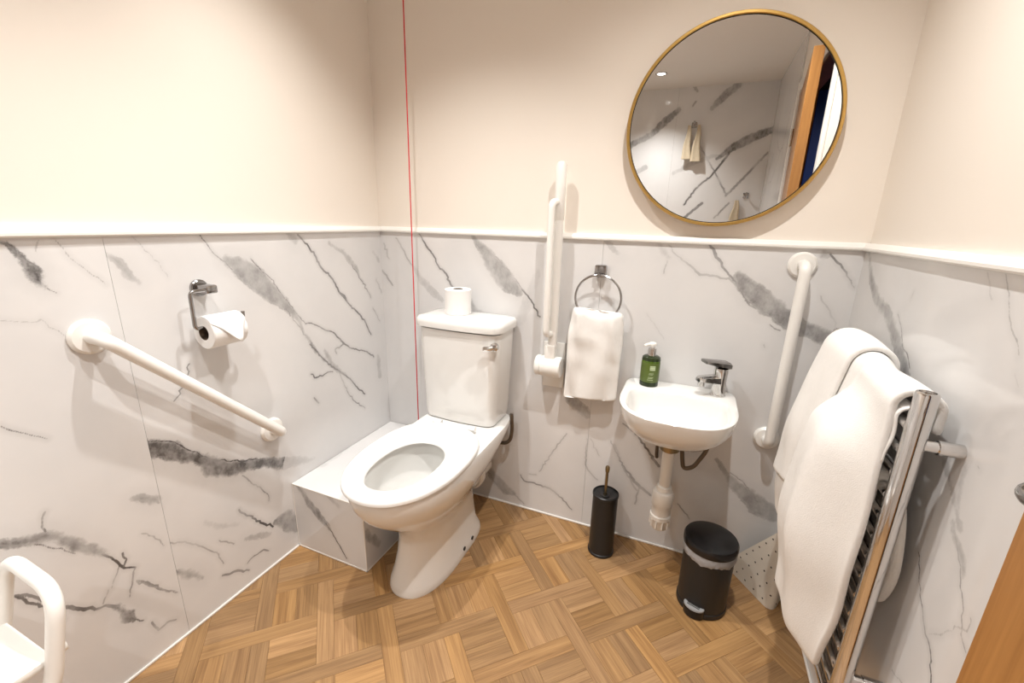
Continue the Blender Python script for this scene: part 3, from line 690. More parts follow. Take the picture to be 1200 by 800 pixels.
# ================================================================== TOILET
TX = .512
toilet = thing('toilet', (TX, -.4, 0), 'white close-coupled toilet with raised pan and cistern', 'toilet')
pan = MB()
outer = [  # z, half width, front, back, centre, nf, nb
 (.000, .108, -.628, -.175, -.42, 2.3, 5), (.012, .110, -.630, -.172, -.42, 2.3, 5), (.030, .106, -.624, -.175, -.42, 2.3, 5),
 (.070, .096, -.608, -.185, -.42, 2.2, 4), (.130, .089, -.588, -.19, -.42, 2.2, 4), (.190, .088, -.578, -.19, -.42, 2.2, 3.5),
 (.235, .097, -.590, -.185, -.42, 2.2, 3.5), (.275, .118, -.630, -.175, -.42, 2.2, 3.5), (.315, .143, -.682, -.155, -.42, 2.2, 3.5),
 (.360, .164, -.730, -.12, -.43, 2.2, 4), (.400, .174, -.755, -.07, -.45, 2.25, 5), (.425, .176, -.762, -.03, -.46, 2.3, 6),
 (.452, .177, -.766, -.018, -.46, 2.3, 7), (.462, .174, -.762, -.020, -.46, 2.3, 7)]
rings = [egg(TX, hw, yf, yb, yc, z, 56, nf, nb) for z, hw, yf, yb, yc, nf, nb in outer]
inner = [(.463, .128, -.722, -.36, -.54), (.455, .122, -.714, -.365, -.54), (.425, .126, -.716, -.36, -.54), (.37, .120, -.70, -.365, -.54), (.31, .098, -.665, -.385, -.53),
         (.26, .068, -.61, -.41, -.51), (.225, .045, -.565, -.43, -.50), (.20, .030, -.53, -.45, -.49)]
rings += [egg(TX, hw, yf, yb, yc, z, 56, 2.1, 2.1) for z, hw, yf, yb, yc in inner]
pan.loft(rings, True, True)
pano = pan.build('pan', M_PORC, toilet, angle=50)
MB().loft([egg(TX, .070, -.614, -.405, -.51, .262, 32, 2.1, 2.1)], True, False).build('water', M_WATER, toilet)
# outlet bend behind the pedestal
MB().tube([(TX, -.25, .21), (TX, -.17, .20), (TX, -.10, .19), (TX, -.012, .19)], [.058, .058, .055, .055], 24).build('outlet', M_PORC, toilet)
MB().lathe([(.062, -.135), (.068, -.13), (.068, -.105), (.062, -.10)], (TX, 0, .19), 'Y', 28).build('outlet_collar', M_PLAST, toilet)
for yy in (-.300, -.365):
    MB().lathe([(.0001, .0), (.008, .0), (.008, .003), (.0001, .004)], (TX+.1055, yy, .030), 'X', 14).build('fixing_bolt', M_RUBBER, toilet)
# seat ring
SZ = .468
def seat_ring():
    mb = MB(); n = 64; rings = []
    prof = [(0., .0, 1), (.0, .006, 1), (.002, .014, 1), (.010, .0185, 1), (.024, .020, 1), (.5, .021, 0), (.024, .019, -1), (.008, .014, -1), (.002, .006, -1), (.0, .0, -1)]
    for off, dz, sd in prof:
        ring = []
        for k in range(n):
            if sd == 1: h, yf, yb, yc, nf, nb = .186-off, -.779+off, -.256-off, -.50, 2.15, 2.7
            elif sd == -1: h, yf, yb, yc, nf, nb = .104+off, -.712-off, -.398+off, -.548, 2.1, 2.2
            else: h, yf, yb, yc, nf, nb = .145, -.745, -.33, -.525, 2.1, 2.4
            a = 2*math.pi*k/n; c, s = math.cos(a), math.sin(a); e_ = nb if s > 0 else nf
            ring.append((TX-.006+math.copysign(abs(c)**(2/e_), c)*h, yc+math.copysign(abs(s)**(2/e_), s)*((yb-yc) if s > 0 else (yc-yf)), SZ+dz))
        rings.append(ring)
    mb.loft(rings, False, False)
    idx = [[k*n+i for i in range(n)] for k in (0, len(prof)-1)]
    mb.f += [(idx[0][i], idx[1][i], idx[1][(i+1) % n], idx[0][(i+1) % n]) for i in range(n)]
    return mb
sto = seat_ring().build('seat', M_SEAT, toilet, angle=60)
for s in (-1, 1):
    MB().tube([(TX+s*.075-.018, -.250, SZ+.012), (TX+s*.075+.018, -.250, SZ+.012)], .011, 14).build('hinge', M_SEAT, sto)
# cistern
def rrect(cx, cy, hx_, hy_, z, r, n=6, bow=0.):
    out = []
    for (sx, sy, a0) in ((1, 1, 0), (-1, 1, 90), (-1, -1, 180), (1, -1, 270)):
        for k in range(n+1):
            a = math.radians(a0+90*k/n)
            x, y = sx*(hx_-r)+r*math.cos(a), sy*(hy_-r)+r*math.sin(a)
            if sy < 0: y -= bow*(1-(x/hx_)**2)
            out.append((cx+x, cy+y, z))
    # extra points along the long front edge so that it bows smoothly
    i = 3*(n+1); p, q = out[i-1], out[i]
    ex = []
    for k in range(1, 8):
        t = k/8; x = p[0]+(q[0]-p[0])*t
        ex.append((x, cy-hy_-bow*(1-((x-cx)/hx_)**2), z))
    return out[:i]+ex+out[i:]
cy = -.104; CX_ = TX-.020
body = [rrect(CX_, cy, .142, .070, .463, .03, bow=.010), rrect(CX_, cy, .154, .082, .468, .03, bow=.012), rrect(CX_, cy, .159, .085, .49, .032, bow=.014), rrect(CX_, cy, .174, .091, .80, .035, bow=.014), rrect(CX_, cy, .175, .091, .845, .035, bow=.014)]
cis = MB().loft(body).build('cistern', M_PORC, toilet, angle=50)
lid = [rrect(CX_, cy-.002, .165, .082, .8455, .035, bow=.015), rrect(CX_, cy-.002, .187, .100, .853, .04, bow=.015), rrect(CX_, cy-.002, .189, .101, .870, .04, bow=.015),
       rrect(CX_, cy-.002, .187, .099, .882, .04, bow=.015), rrect(CX_, cy-.002, .180, .093, .889, .04, bow=.014), rrect(CX_, cy-.002, .15, .06, .893, .035, bow=.01)]
MB().loft(lid).build('cistern_lid', M_PORC, toilet, angle=50)
lv = MB().lathe([(.016, .004), (.016, -.008), (.012, -.012), (.0001, -.013)], (TX+0.146, -.1985, .805), 'Y', 20)
lv.tube([(TX+0.146, -.209, .806), (TX+0.146, -.219, .806), (TX+0.136, -.224, .803), (TX+0.116, -.226, .800)], [.006, .008, .009, .010], 12)
lv.box((TX+0.110, -.231, .792), (TX+0.133, -.221, .808), .004, 2)
lv.build('flush_lever', M_CHROME, cis)
MB().tube(fillet([(TX+.16, -.05, .475), (TX+.165, -.045, .40), (TX+.15, -.04, .33), (TX+.06, -.03, .315), (TX-.02, -.012, .315)], .06), .008, 10).build('supply_hose', M_HOSE, toilet)

# toilet rolls
def roll_standing(x, y, z, r, h, label):
    t = thing('toilet_roll', (x, y, z), label, 'toilet roll')
    MB().lathe([(.021, 0), (r-.003, 0), (r, .002), (r, h-.002), (r-.003, h), (.021, h)], (x, y, z), seg=40, cap0=False, cap1=False).build('paper', M_PAPER, t)
    MB().lathe([(.0195, .001), (.021, .0), (.021, h), (.0195, h-.001), (.0195, .001)], (x, y, z), seg=32, cap0=False, cap1=False).build('core', M_CARD, t)
    return t
roll_standing(.449, -.100, .8925, .052, .100, 'white toilet roll standing on the cistern lid')

# toilet roll holder on the left wall
HY, HZ = -.804, 1.050
hol = thing('toilet_roll_holder', (0, HY, HZ), 'chrome open-arm toilet roll holder on the marble wall', 'holder')
MB().lathe([(.0001, .0003), (.024, .0003), (.024, .008), (.021, .011), (.0001, .011)], (0, HY, HZ), 'X', 28).build('wall_plate', M_CHROMED, hol)
MB().box((.008, HY-.016, HZ-.012), (.062, HY+.016, HZ+.012), .005, 2).build('boss', M_CHROMED, hol)
RX, RZ = .060, .948
MB().tube(fillet([(.055, HY, HZ), (.056, HY-.058, HZ), (RX, HY-.062, RZ), (RX, HY+.078, RZ), (RX, HY+.080, RZ+.026)], [.014, .012, .012, .006], 6), .0052, 12).build('arm', M_CHROMED, hol)
tr_ = thing('toilet_roll', (RX, HY, RZ-.016), 'white toilet roll with pointed loose end on the chrome holder', 'toilet roll')
ry = HY+.008; rc = RZ-.0155
MB().lathe([(.0205, -.050), (.044, -.050), (.046, -.048), (.046, .048), (.044, .050), (.0205, .050)], (RX, ry, rc), 'Y', 40, False, False).build('paper', M_PAPER, tr_)
MB().lathe([(.019, -.049), (.0205, -.050), (.0205, .050), (.019, .049), (.019, -.049)], (RX, ry, rc), 'Y', 32, False, False).build('core', M_CARD, tr_)
fl_ = MB(); nv, nu = 12, 8; grid = []
for i in range(nv+1):
    t = i/nv; a = math.radians(100-105*t) if t < .7 else math.radians(100-105*.7)
    rr = .0475+.002*t
    ext = max(0, t-.7)*.19
    bx_, bz_ = RX+rr*math.cos(a)+ext*.30, rc+rr*math.sin(a)-ext*.95
    hwid = .050 if t < .62 else .050*(1-(t-.62)/.38*.97)
    grid.append([(bx_, ry+.016*max(0, t-.62)/.38+(2*k/nu-1)*hwid, bz_) for k in range(nu+1)])
for row in (grid,):
    vs_ = [p for r in row for p in r]
    fs_ = [(i*(nu+1)+k, i*(nu+1)+k+1, (i+1)*(nu+1)+k+1, (i+1)*(nu+1)+k) for i in range(nv) for k in range(nu)]
    fl_.add(vs_, fs_)
fo = fl_.build('loose_sheet', M_PAPER, tr_, angle=60)
sm = fo.modifiers.new('thickness', 'SOLIDIFY'); sm.thickness = .0006

# ================================================================== GRAB RAILS
def grab_rail(p0, p1, out, label, r=.0175, stand=.062, fr=.042):
    p0, p1, out = Vector(p0), Vector(p1), Vector(out)
    t = thing('grab_rail', p0, label, 'grab rail')
    path = fillet([p0+out*.006, p0+out*stand, p1+out*stand, p1+out*.006], .045, 10)
    MB().tube(path, r, 20).build('bar', M_PLAST, t)
    ax = 'X' if abs(out.x) > .5 else 'Y'; s = out.x if ax == 'X' else out.y
    for p in (p0, p1):
        MB().lathe([(.0001, .0005*s), (fr, .0005*s), (fr, .006*s), (fr-.006, .0125*s), (r+.004, .0135*s), (.0001, .0135*s)], p, ax, 36).build('flange', M_PLAST, t)
    return t
grab_rail((0, -1.068, .968), (0, -.640, .530), (1, 0, 0), 'white grab rail slanting down the marble wall below the toilet roll holder', r=.0165)
grab_rail((1.610, 0, 1.148), (1.607, 0, .556), (0, -1, 0), 'white upright grab rail between the wash basin and the towel radiator', r=.0165, fr=.040)

# drop-down support rail, folded up
FX = .832
fr_ = thing('drop_down_support_rail', (FX, 0, .70), 'white drop-down support rail folded up against the wall beside the toilet', 'support rail')
MB().box((FX-.045, -.010, .612), (FX+.045, -.0005, .80), .004, 2).build('wall_plate', M_PLAST, fr_)
MB().lathe([(.0001, -.058), (.037, -.058), (.041, -.054), (.041, -.036), (.0385, -.0355), (.0385, -.034), (.041, -.0335), (.041, .040), (.038, .044), (.0001, .044)], (FX, -.050, .712), 'X', 32).build('pivot', M_PLAST, fr_)
MB().box((FX-.022, -.07, .72), (FX+.018, -.032, .80), .006, 2).build('hinge_block', M_PLAST, fr_)
MB().tube([(FX+.002, -.046, .78), (FX+.002, -.046, 1.27)], .0175, 20).build('arm', M_PLAST, fr_)
MB().lathe([(.0001, 0), (.0165, 0), (.0185, .003), (.0185, .185), (.012, .197), (.0001, .199)], (FX+.002, -.046, 1.262), seg=24).build('end_sleeve', M_PLAST, fr_)
MB().tube(fillet([(FX, -.046, .845), (FX-.012, -.092, .845), (FX-.012, -.092, 1.325), (FX, -.046, 1.325)], .03, 8), .0125, 16).build('lower_arm', M_PLAST, fr_)

# ================================================================== TOWEL RING + HAND TOWEL
tr2 = thing('towel_ring', (.992, 0, 1.09), 'chrome towel ring on the marble wall holding the hand towel', 'towel ring')
MB().box((.971, -.028, 1.068), (1.013, -.0005, 1.112), .006, 2).build('mount', M_CHROMED, tr2)
RC = (.995, -.044, .995); RR = .083
MB().tube([(RC[0]+RR*math.sin(a), RC[1]-.006*math.cos(a)*0, RC[2]+RR*math.cos(a)) for a in [2*math.pi*k/60 for k in range(61)]], .0042, 10, False).build('ring', M_CHROMED, tr2)
MB().lathe([(.0075, -.052), (.0075, -.026)], (.992, 0, 1.078), 'Y', 16).build('ring_stem', M_CHROMED, tr2)

def sstep(a, b, x):
    t = min(1, max(0, (x-a)/(b-a))); return t*t*(3-2*t)
def hand_towel():
    mb = MB(); n = 64; rows = []
    zs = [.955, .95, .94, .925, .90, .87, .84, .80, .76, .72, .68, .65, .625, .610, .604]
    for q, z in enumerate(zs):
        t = (zs[0]-z)/(zs[0]-zs[-1]); ring = []
        if q == 0: hwd, th = .080, .004
        elif q == 1: hwd, th = .088, .011
        else: hwd, th = .092+.014*min(1, t*2.6)-.006*sstep(.32, .40, t), .018+.004*math.sin(t*5)+.004*(1-sstep(.30, .38, t))
        cx_ = .999-.006*t; tilt = -.02
        for k in range(n):
            a = 2*math.pi*k/n; c, s = math.cos(a), math.sin(a)
            x = math.copysign(abs(c)**(2/5), c)*hwd
            y = math.copysign(abs(s)**(2/2.6), s)*th
            wv = .010*math.sin(x*52+1.2+3*t)*(1-.35*t) + .005*math.sin(x*105+z*26)
            sag = (-.016*math.exp(-((x-.008)/.032)**2)) * max(0, 1-t*3.5)
            zz = z + sag + tilt*(x/.1)*(-.35 if t > .6 else .2)
            if s < 0: y += wv*.9 - .006*math.sin(z*70+x*22)*math.exp(-((z-.80)/.09)**2)
            ring.append((cx_+x, -.046+y-.003*t, zz))
        rows.append(ring)
    mb.loft(rows, True, True)
    o = mb.build('hand_towel', M_TOWEL, None, angle=80, loc=(0, 0, 0))
    ss = o.modifiers.new('smooth', 'SUBSURF'); ss.levels = ss.render_levels = 1
    return tag(o, 'white folded hand towel hanging from the chrome towel ring', 'hand towel')
hand_towel()

# ================================================================== WASH BASIN
BCX = 1.306
basin = thing('wash_basin', (BCX, -.1, .55), 'small white wall-hung wash basin', 'basin')
rim = .702
br = [(.545, .040, -.18, -.055, -.12), (.556, .075, -.225, -.03, -.12), (.585, .125, -.285, -.012, -.13), (.62, .158, -.328, -.003, -.14), (.655, .174, -.352, -.0015, -.15), (.685, .180, -.362, -.001, -.15), (rim-.003, .181, -.364, -.001, -.15), (rim, .178, -.361, -.003, -.15)]
rr_ = [egg(BCX, hw, yf, yb, yc, z, 60, 2.7, 9) for z, hw, yf, yb, yc in br]
bi = [(rim, .158, -.340, -.098, -.19), (rim-.003, .154, -.335, -.102, -.19), (.68, .150, -.330, -.106, -.19), (.65, .142, -.318, -.112, -.19), (.62, .122, -.295, -.122, -.19), (.602, .09, -.265, -.14, -.19), (.596, .05, -.225, -.16, -.19), (.594, .018, -.20, -.18, -.19)]
rr_ += [egg(BCX, hw, yf, yb, yc, z, 60, 3.2, 4.0) for z, hw, yf, yb, yc in bi]
MB().loft(rr_).build('bowl', M_PORC, basin, angle=45)
MB().lathe([(.0001, .0), (.020, .0), (.020, .002), (.016, .004), (.0001, .003)], (BCX, -.19, .5945), seg=24).build('plughole', M_CHROME, basin)
TXX, TYY = BCX-.004, -.135
MB().lathe([(.032, .555), (.030, .53), (.034, .528), (.034, .508), (.026, .506), (.022, .50)], (TXX, TYY, 0), seg=28).build('waste_collar', M_BRASS, basin)
tp = MB().lathe([(.020, .505), (.0195, .40), (.0195, .365), (.026, .362), (.026, .345), (.033, .342), (.036, .335), (.036, .288), (.033, .284), (.033, .25), (.0365, .246), (.0365, .232), (.033, .228), (.031, .20), (.026, .190), (.0001, .188)], (TXX, TYY, 0), seg=32)
tp.build('bottle_trap', M_PIPE, basin, angle=40)
for k in range(10):
    a = 2*math.pi*k/10
    MB().box((-.003, -.0025, .20), (.003, .0025, .228), .001, 1).build('rib', M_PIPE, basin, loc=(0, 0, 0)).location = (TXX+.0335*math.cos(a)-BCX, TYY+.0335*math.sin(a)+.1, -.55)
MB().tube([(TXX, TYY+.02, .30), (TXX, -.001, .30)], .018, 18).build('outlet_pipe', M_PIPE, basin)
MB().tube(fillet([(BCX+.128, -.05, .62), (BCX+.122, -.05, .49), (BCX+.085, -.05, .41), (BCX+.052, -.05, .395), (BCX+.040, -.05, .46), (BCX+.036, -.07, .565)], .03), .0075, 10).build('supply_hose', M_HOSE, basin)
MB().tube([(BCX-.045, -.08, .575), (BCX-.048, -.035, .52), (BCX-.046, -.02, .42), (BCX-.044, -.012, .40)], .0065, 10).build('supply_hose', M_HOSE, basin)

# mixer tap
tpx, tpy, tpz = 1.430, -.056, rim+.0005
tap = thing('basin_tap', (tpx, tpy, tpz), 'chrome single-lever mixer tap on the wash basin', 'tap')
MB().lathe([(.024, 0), (.0245, .004), (.022, .006), (.021, .05), (.023, .085), (.0225, .098), (.0001, .100)], (tpx, tpy, tpz), seg=32).build('tap_body', M_CHROME, tap)
dirv = Vector((-.86, -.51, 0)).normalized(); perp = Vector((-dirv.y, dirv.x, 0))
def slab(mb, secs):
    rings_ = []
    for d_, z_, w_, h_ in secs:
        c = Vector((tpx, tpy, tpz))+dirv*d_+Vector((0, 0, z_))
        rings_.append([c+perp*(w_*sx)+Vector((0, 0, h_*sz)) for sx, sz in ((-1, -.6), (-.6, -1), (.6, -1), (1, -.6), (1, .6), (.6, 1), (-.6, 1), (-1, .6))])
    return mb.loft(rings_)
sp = slab(MB(), [(.0, .056, .020, .018), (.03, .058, .019, .014), (.06, .060, .017, .011), (.074, .060, .016, .010), (.080, .058, .012, .006)])
sp.lathe([(.0115, -.010), (.0115, .004), (.010, .004)], Vector((tpx, tpy, tpz+.046))+dirv*.066, seg=18)
sp.build('spout', M_CHROME, tap)
slab(MB(), [(-.024, .106, .021, .010), (-.02, .107, .022, .012), (.02, .114, .022, .010), (.062, .122, .021, .0065), (.066, .122, .020, .005)]).build('lever', M_CHROMED, tap)

# soap bottle
sx_, sy_, sz_ = 1.2035, -.054, rim+.0005
soap = thing('soap_dispenser', (sx_, sy_, sz_), 'green hand soap bottle with chrome and white pump on the wash basin', 'soap bottle')
MB().lathe([(.0001, .0), (.028, .0), (.0315, .003), (.0320, .008), (.0320, .095), (.030, .103), (.024, .1075), (.013, .109), (.0001, .1095)], (sx_, sy_, sz_), seg=36).build('bottle', M_GREEN, soap)
MB().lathe([(.0322, .0), (.0324, .003), (.0324, .014), (.0322, .016)], (sx_, sy_, sz_+.0005), seg=36, cap0=False, cap1=False).build('base_band', M_GREEND, soap)
MB().lathe([(.0322, .094), (.0306, .1035), (.0245, .108), (.0135, .1097)], (sx_, sy_, sz_), seg=36, cap0=False, cap1=False).build('shoulder', M_GREEND, soap)
MB().lathe([(.0322, .017), (.0325, .019), (.0325, .086), (.0322, .088)], (sx_, sy_, sz_), seg=36, cap0=False, cap1=False).build('label', M_GREENL, soap)
la = math.atan2(-.85, .05)
def label_patch(mb, a0, a1, z0, z1, r=.0328, n=8):
    vs_ = [(sx_+r*math.cos(a0+(a1-a0)*k/n), sy_+r*math.sin(a0+(a1-a0)*k/n), sz_+z) for k in range(n+1) for z in (z0, z1)]
    mb.add(vs_, [(2*k, 2*k+2, 2*k+3, 2*k+1) for k in range(n)])
lp = MB()
for z0, z1 in ((.0745, .0785), (.0685, .0735), (.0625, .0675)): label_patch(lp, la-.02, la+.55, z0, z1)
for k, (z0, z1) in enumerate(((.050, .0514), (.046, .0473), (.036, .0374), (.032, .0333), (.026, .0274))): label_patch(lp, la-.05-.04*k, la+.42-.07*(k % 2), z0, z1)
lp.build('label_print', M_LABELTXT, soap)
MB().lathe([(.0145, .108), (.0145, .134), (.0125, .136), (.0001, .136)], (sx_, sy_, sz_), seg=28).build('pump_collar', M_CHROME, soap)
pm = MB().lathe([(.006, .135), (.006, .143), (.012, .144), (.0125, .153), (.010, .156), (.0001, .157)], (sx_, sy_, sz_), seg=24)
pm.tube([(sx_, sy_, sz_+.150), (sx_-.018, sy_-.016, sz_+.150), (sx_-.026, sy_-.023, sz_+.146)], [.0065, .0055, .0045], 12)
pm.build('pump_head', M_PLAST, soap)

# ================================================================== MIRROR
MX, MZ, MR = 1.3395, 1.553, .2965
mir = thing('round_mirror', (MX, 0, MZ), 'round wall mirror in a slim gold frame above the wash basin', 'mirror')
MB().lathe([(MR-.013, -.004), (MR-.003, -.004), (MR, -.007), (MR, -.028), (MR-.002, -.031), (MR-.008, -.031), (MR-.010, -.029), (MR-.010, -.022), (MR-.013, -.022), (MR-.013, -.004)], (MX, 0, MZ), 'Y', 128, False, False).build('frame', M_GOLD, mir)
MB().lathe([(MR-.0135, -.0245), (MR-.010, -.0245), (MR-.010, -.0235), (MR-.0135, -.0235)], (MX, 0, MZ), 'Y', 96, False, False).build('inner_lip', M_BLACK, mir)
MB().lathe([(.0001, -.025), (MR-.0125, -.025), (MR-.0125, -.004), (.0001, -.004)], (MX, 0, MZ), 'Y', 128).build('glass', M_MIRROR, mir, angle=20)

# ================================================================== TOILET BRUSH
bx0, by0 = 1.099, -.118
brush = thing('toilet_brush', (bx0, by0, 0), 'black cylindrical toilet brush holder with brass handle under the towel', 'toilet brush')
MB().lathe([(.0001, .0005), (.049, .0005), (.0505, .003), (.0505, .010), (.0475, .013), (.0475, .252), (.0495, .254), (.0495, .262), (.046, .265), (.044, .258), (.010, .250), (.0001, .250)], (bx0, by0, 0), seg=40).build('holder', M_BLACK, brush, angle=30)
MB().lathe([(.0001, .251), (.0065, .251), (.0065, .262), (.0055, .264), (.0055, .35), (.0075, .353), (.0085, .362), (.0085, .372), (.006, .377), (.0001, .378)], (bx0-.002, by0, 0), seg=20).build('handle', M_BRASS, brush)
MB().lathe([(.0001, .2505), (.018, .2505), (.018, .254), (.0001, .255)], (bx0-.002, by0, 0), seg=24).build('lid_disc', M_BLACK, brush)

# ================================================================== PEDAL BIN
px0, py0 = 1.468, -.218
pb = thing('pedal_bin', (px0, py0, 0), 'small black pedal bin with white liner under the wash basin', 'bin')
MB().lathe([(.0001, .001), (.077, .001), (.080, .004), (.080, .018), (.0775, .021), (.0785, .205), (.0785, .214), (.0001, .214)], (px0, py0, 0), seg=48).build('body', M_BLACK, pb, angle=30)
ln = MB(); n = 96; rows = []
for z, dr in ((.206, .0012), (.210, .003), (.222, .0035), (.236, .0036), (.244, .002)):
    rows.append([(px0+(.079+dr+.0011*math.sin(k*2.1+z*300)+.0008*math.sin(k*.7))*math.cos(2*math.pi*k/n), py0+(.079+dr+.0011*math.sin(k*2.1+z*300))*math.sin(2*math.pi*k/n),
                  z+(.0035*math.sin(k*.35)+.002*math.sin(k*1.1) if z < .208 else 0)) for k in range(n)])
ln.loft(rows, False, False).build('liner', M_LINER, pb, angle=60)
MB().lathe([(.0001, .214), (.0795, .214), (.0795, .236), (.084, .238), (.0845, .243), (.0845, .258), (.081, .264), (.062, .270), (.0001, .273)], (px0, py0, 0), seg=56).build('lid', M_BLACKG, pb, angle=40)
pd = Vector((-.33, -.94, 0)).normalized(); pp = Vector((-pd.y, pd.x, 0))
def pedal_ring(rad, z, d0=.070, sx=1., sy=1.):
    return [Vector((px0, py0, z))+pd*(d0+.024*sy*math.sin(2*math.pi*k/28)*rad)+pp*(.033*sx*math.cos(2*math.pi*k/28)*rad) for k in range(28)]
MB().loft([pedal_ring(1, .003), pedal_ring(1.03, .01), pedal_ring(1.02, .030), pedal_ring(.96, .036)]).build('pedal_housing', M_BLACKG, pb, angle=40)
MB().loft([pedal_ring(1.0, .0365, .074), pedal_ring(1.0, .040, .074), pedal_ring(.92, .0425, .074)]).build('pedal', M_PEDAL, pb, angle=40)
for k in range(4):
    c = Vector((px0, py0, .0428))+pd*(.066+.006*k)
    MB().tube([c-pp*.020, c+pp*.020], .0016, 8).build('tread', M_RUBBER, pb)

# ================================================================== PERFORATED RUBBER MAT
pm_ = thing('rubber_mat', (1.66, -.09, 0), 'cream rubber bath mat with small holes folded up beside the pedal bin', 'rubber mat')
path = fillet([(1.585, -.030, 0), (1.690, -.168, 0), (1.738, -.060, 0)], [.035], 10)
path = [path[0]+(path[1]-path[0])*t/8 for t in range(8)] + path[1:-1] + [path[-2]+(path[-1]-path[-2])*t/5 for t in range(6)]
acc = [0]
for a, b in zip(path, path[1:]): acc.append(acc[-1]+(b-a).length)
tot_ = acc[-1]
front_len = .17
def mat_top(s): return .085+.265*min(1, s/front_len)**1.0
sh = MB(); rows = []; HN = 8; th_ = .011
norms = []
for i, p in enumerate(path):
    a = path[max(0, i-1)]; b = path[min(len(path)-1, i+1)]
    d = (b-a).normalized(); norms.append(Vector((d.y, -d.x, 0)))
lean = Vector((.05, .03, 0))
for i, p in enumerate(path):
    top = mat_top(acc[i]); ring = []
    nn = norms[i]
    cols = [top*k/HN for k in range(HN+1)]
    outer_ = [p + lean*z + nn*(-th_/2) + Vector((0, 0, z)) for z in cols]
    inner_ = [p + lean*z + nn*(th_/2) + Vector((0, 0, z)) for z in cols]
    rows.append([v + Vector((0, 0, .001)) for v in outer_ + inner_[::-1]])
sh.loft(rows).build('sheet', M_RUBMAT, pm_, angle=40)
hl = MB()
for r_ in range(12):
    for c_ in range(9):
        s = .016+.040*c_+(.020 if r_ % 2 else 0); z = .022+.032*r_
        if s > front_len+.03 or z > mat_top(s)-.018: continue
        i = max(k for k in range(len(acc)) if acc[k] <= s); i = min(i, len(path)-2)
        f_ = (s-acc[i])/max(1e-6, acc[i+1]-acc[i]); p = path[i].lerp(path[i+1], f_); nn = norms[i]
        side_ = 1 if (nn.dot(Vector((CAM.x-p.x, CAM.y-p.y, 0))) > 0) else -1
        c = p + lean*z + nn*(side_*(th_/2+.0004)) + Vector((0, 0, z)); tn = Vector((-nn.y, nn.x, 0))
        hl.add([c+tn*.0034*math.cos(2*math.pi*k/8)+Vector((0, 0, .0034*math.sin(2*math.pi*k/8))) for k in range(8)], [tuple(range(8))])
ho = hl.build('perforations', M_HOLE, pm_, smooth=False); ho['kind'] = 'stuff'

# ================================================================== TOWEL RADIATOR
RXX = 1.694; RY0, RY1 = -.692, -.190
rad = thing('towel_radiator', (RXX, (RY0+RY1)/2, .12), 'chrome ladder towel radiator on the marble wall', 'radiator')
for y in (RY0, RY1):
    MB().lathe([(.0001, .20), (.0155, .20), (.017, .203), (.017, .990), (.0155, .993), (.012, .994), (.0115, .990), (.0001, .990)], (RXX, y, 0), seg=24).build('post', M_CHROME, rad)
for k in range(15):
    z = .925-k*.0465
    MB().tube([(RXX-.006, RY0+.010, z), (RXX-.006, RY1-.010, z)], .0105, 14).build('bar', M_CHROME, rad)
for y in (RY0, RY1):
    for z in (.897, .36):
        b = MB().lathe([(.0001, 0), (.0125, 0), (.0125, .034), (.0001, .034)], (W-.0345, y, z), 'X', 20)
        b.lathe([(.010, 0), (.010, .03)], (RXX+.012, y, z), 'X', 18).build('wall_bracket', M_CHROME, rad)
for y in (RY0, RY1):
    vv = MB().lathe([(.013, .13), (.013, .20)], (RXX, y, 0), seg=18).tube([(RXX, y, .15), (W-.004, y, .15)], .009, 14)
    vv.lathe([(.024, -.006), (.024, -.0005)], (W, y, .15), 'X', 22); vv.build('valve', M_CHROME, rad)

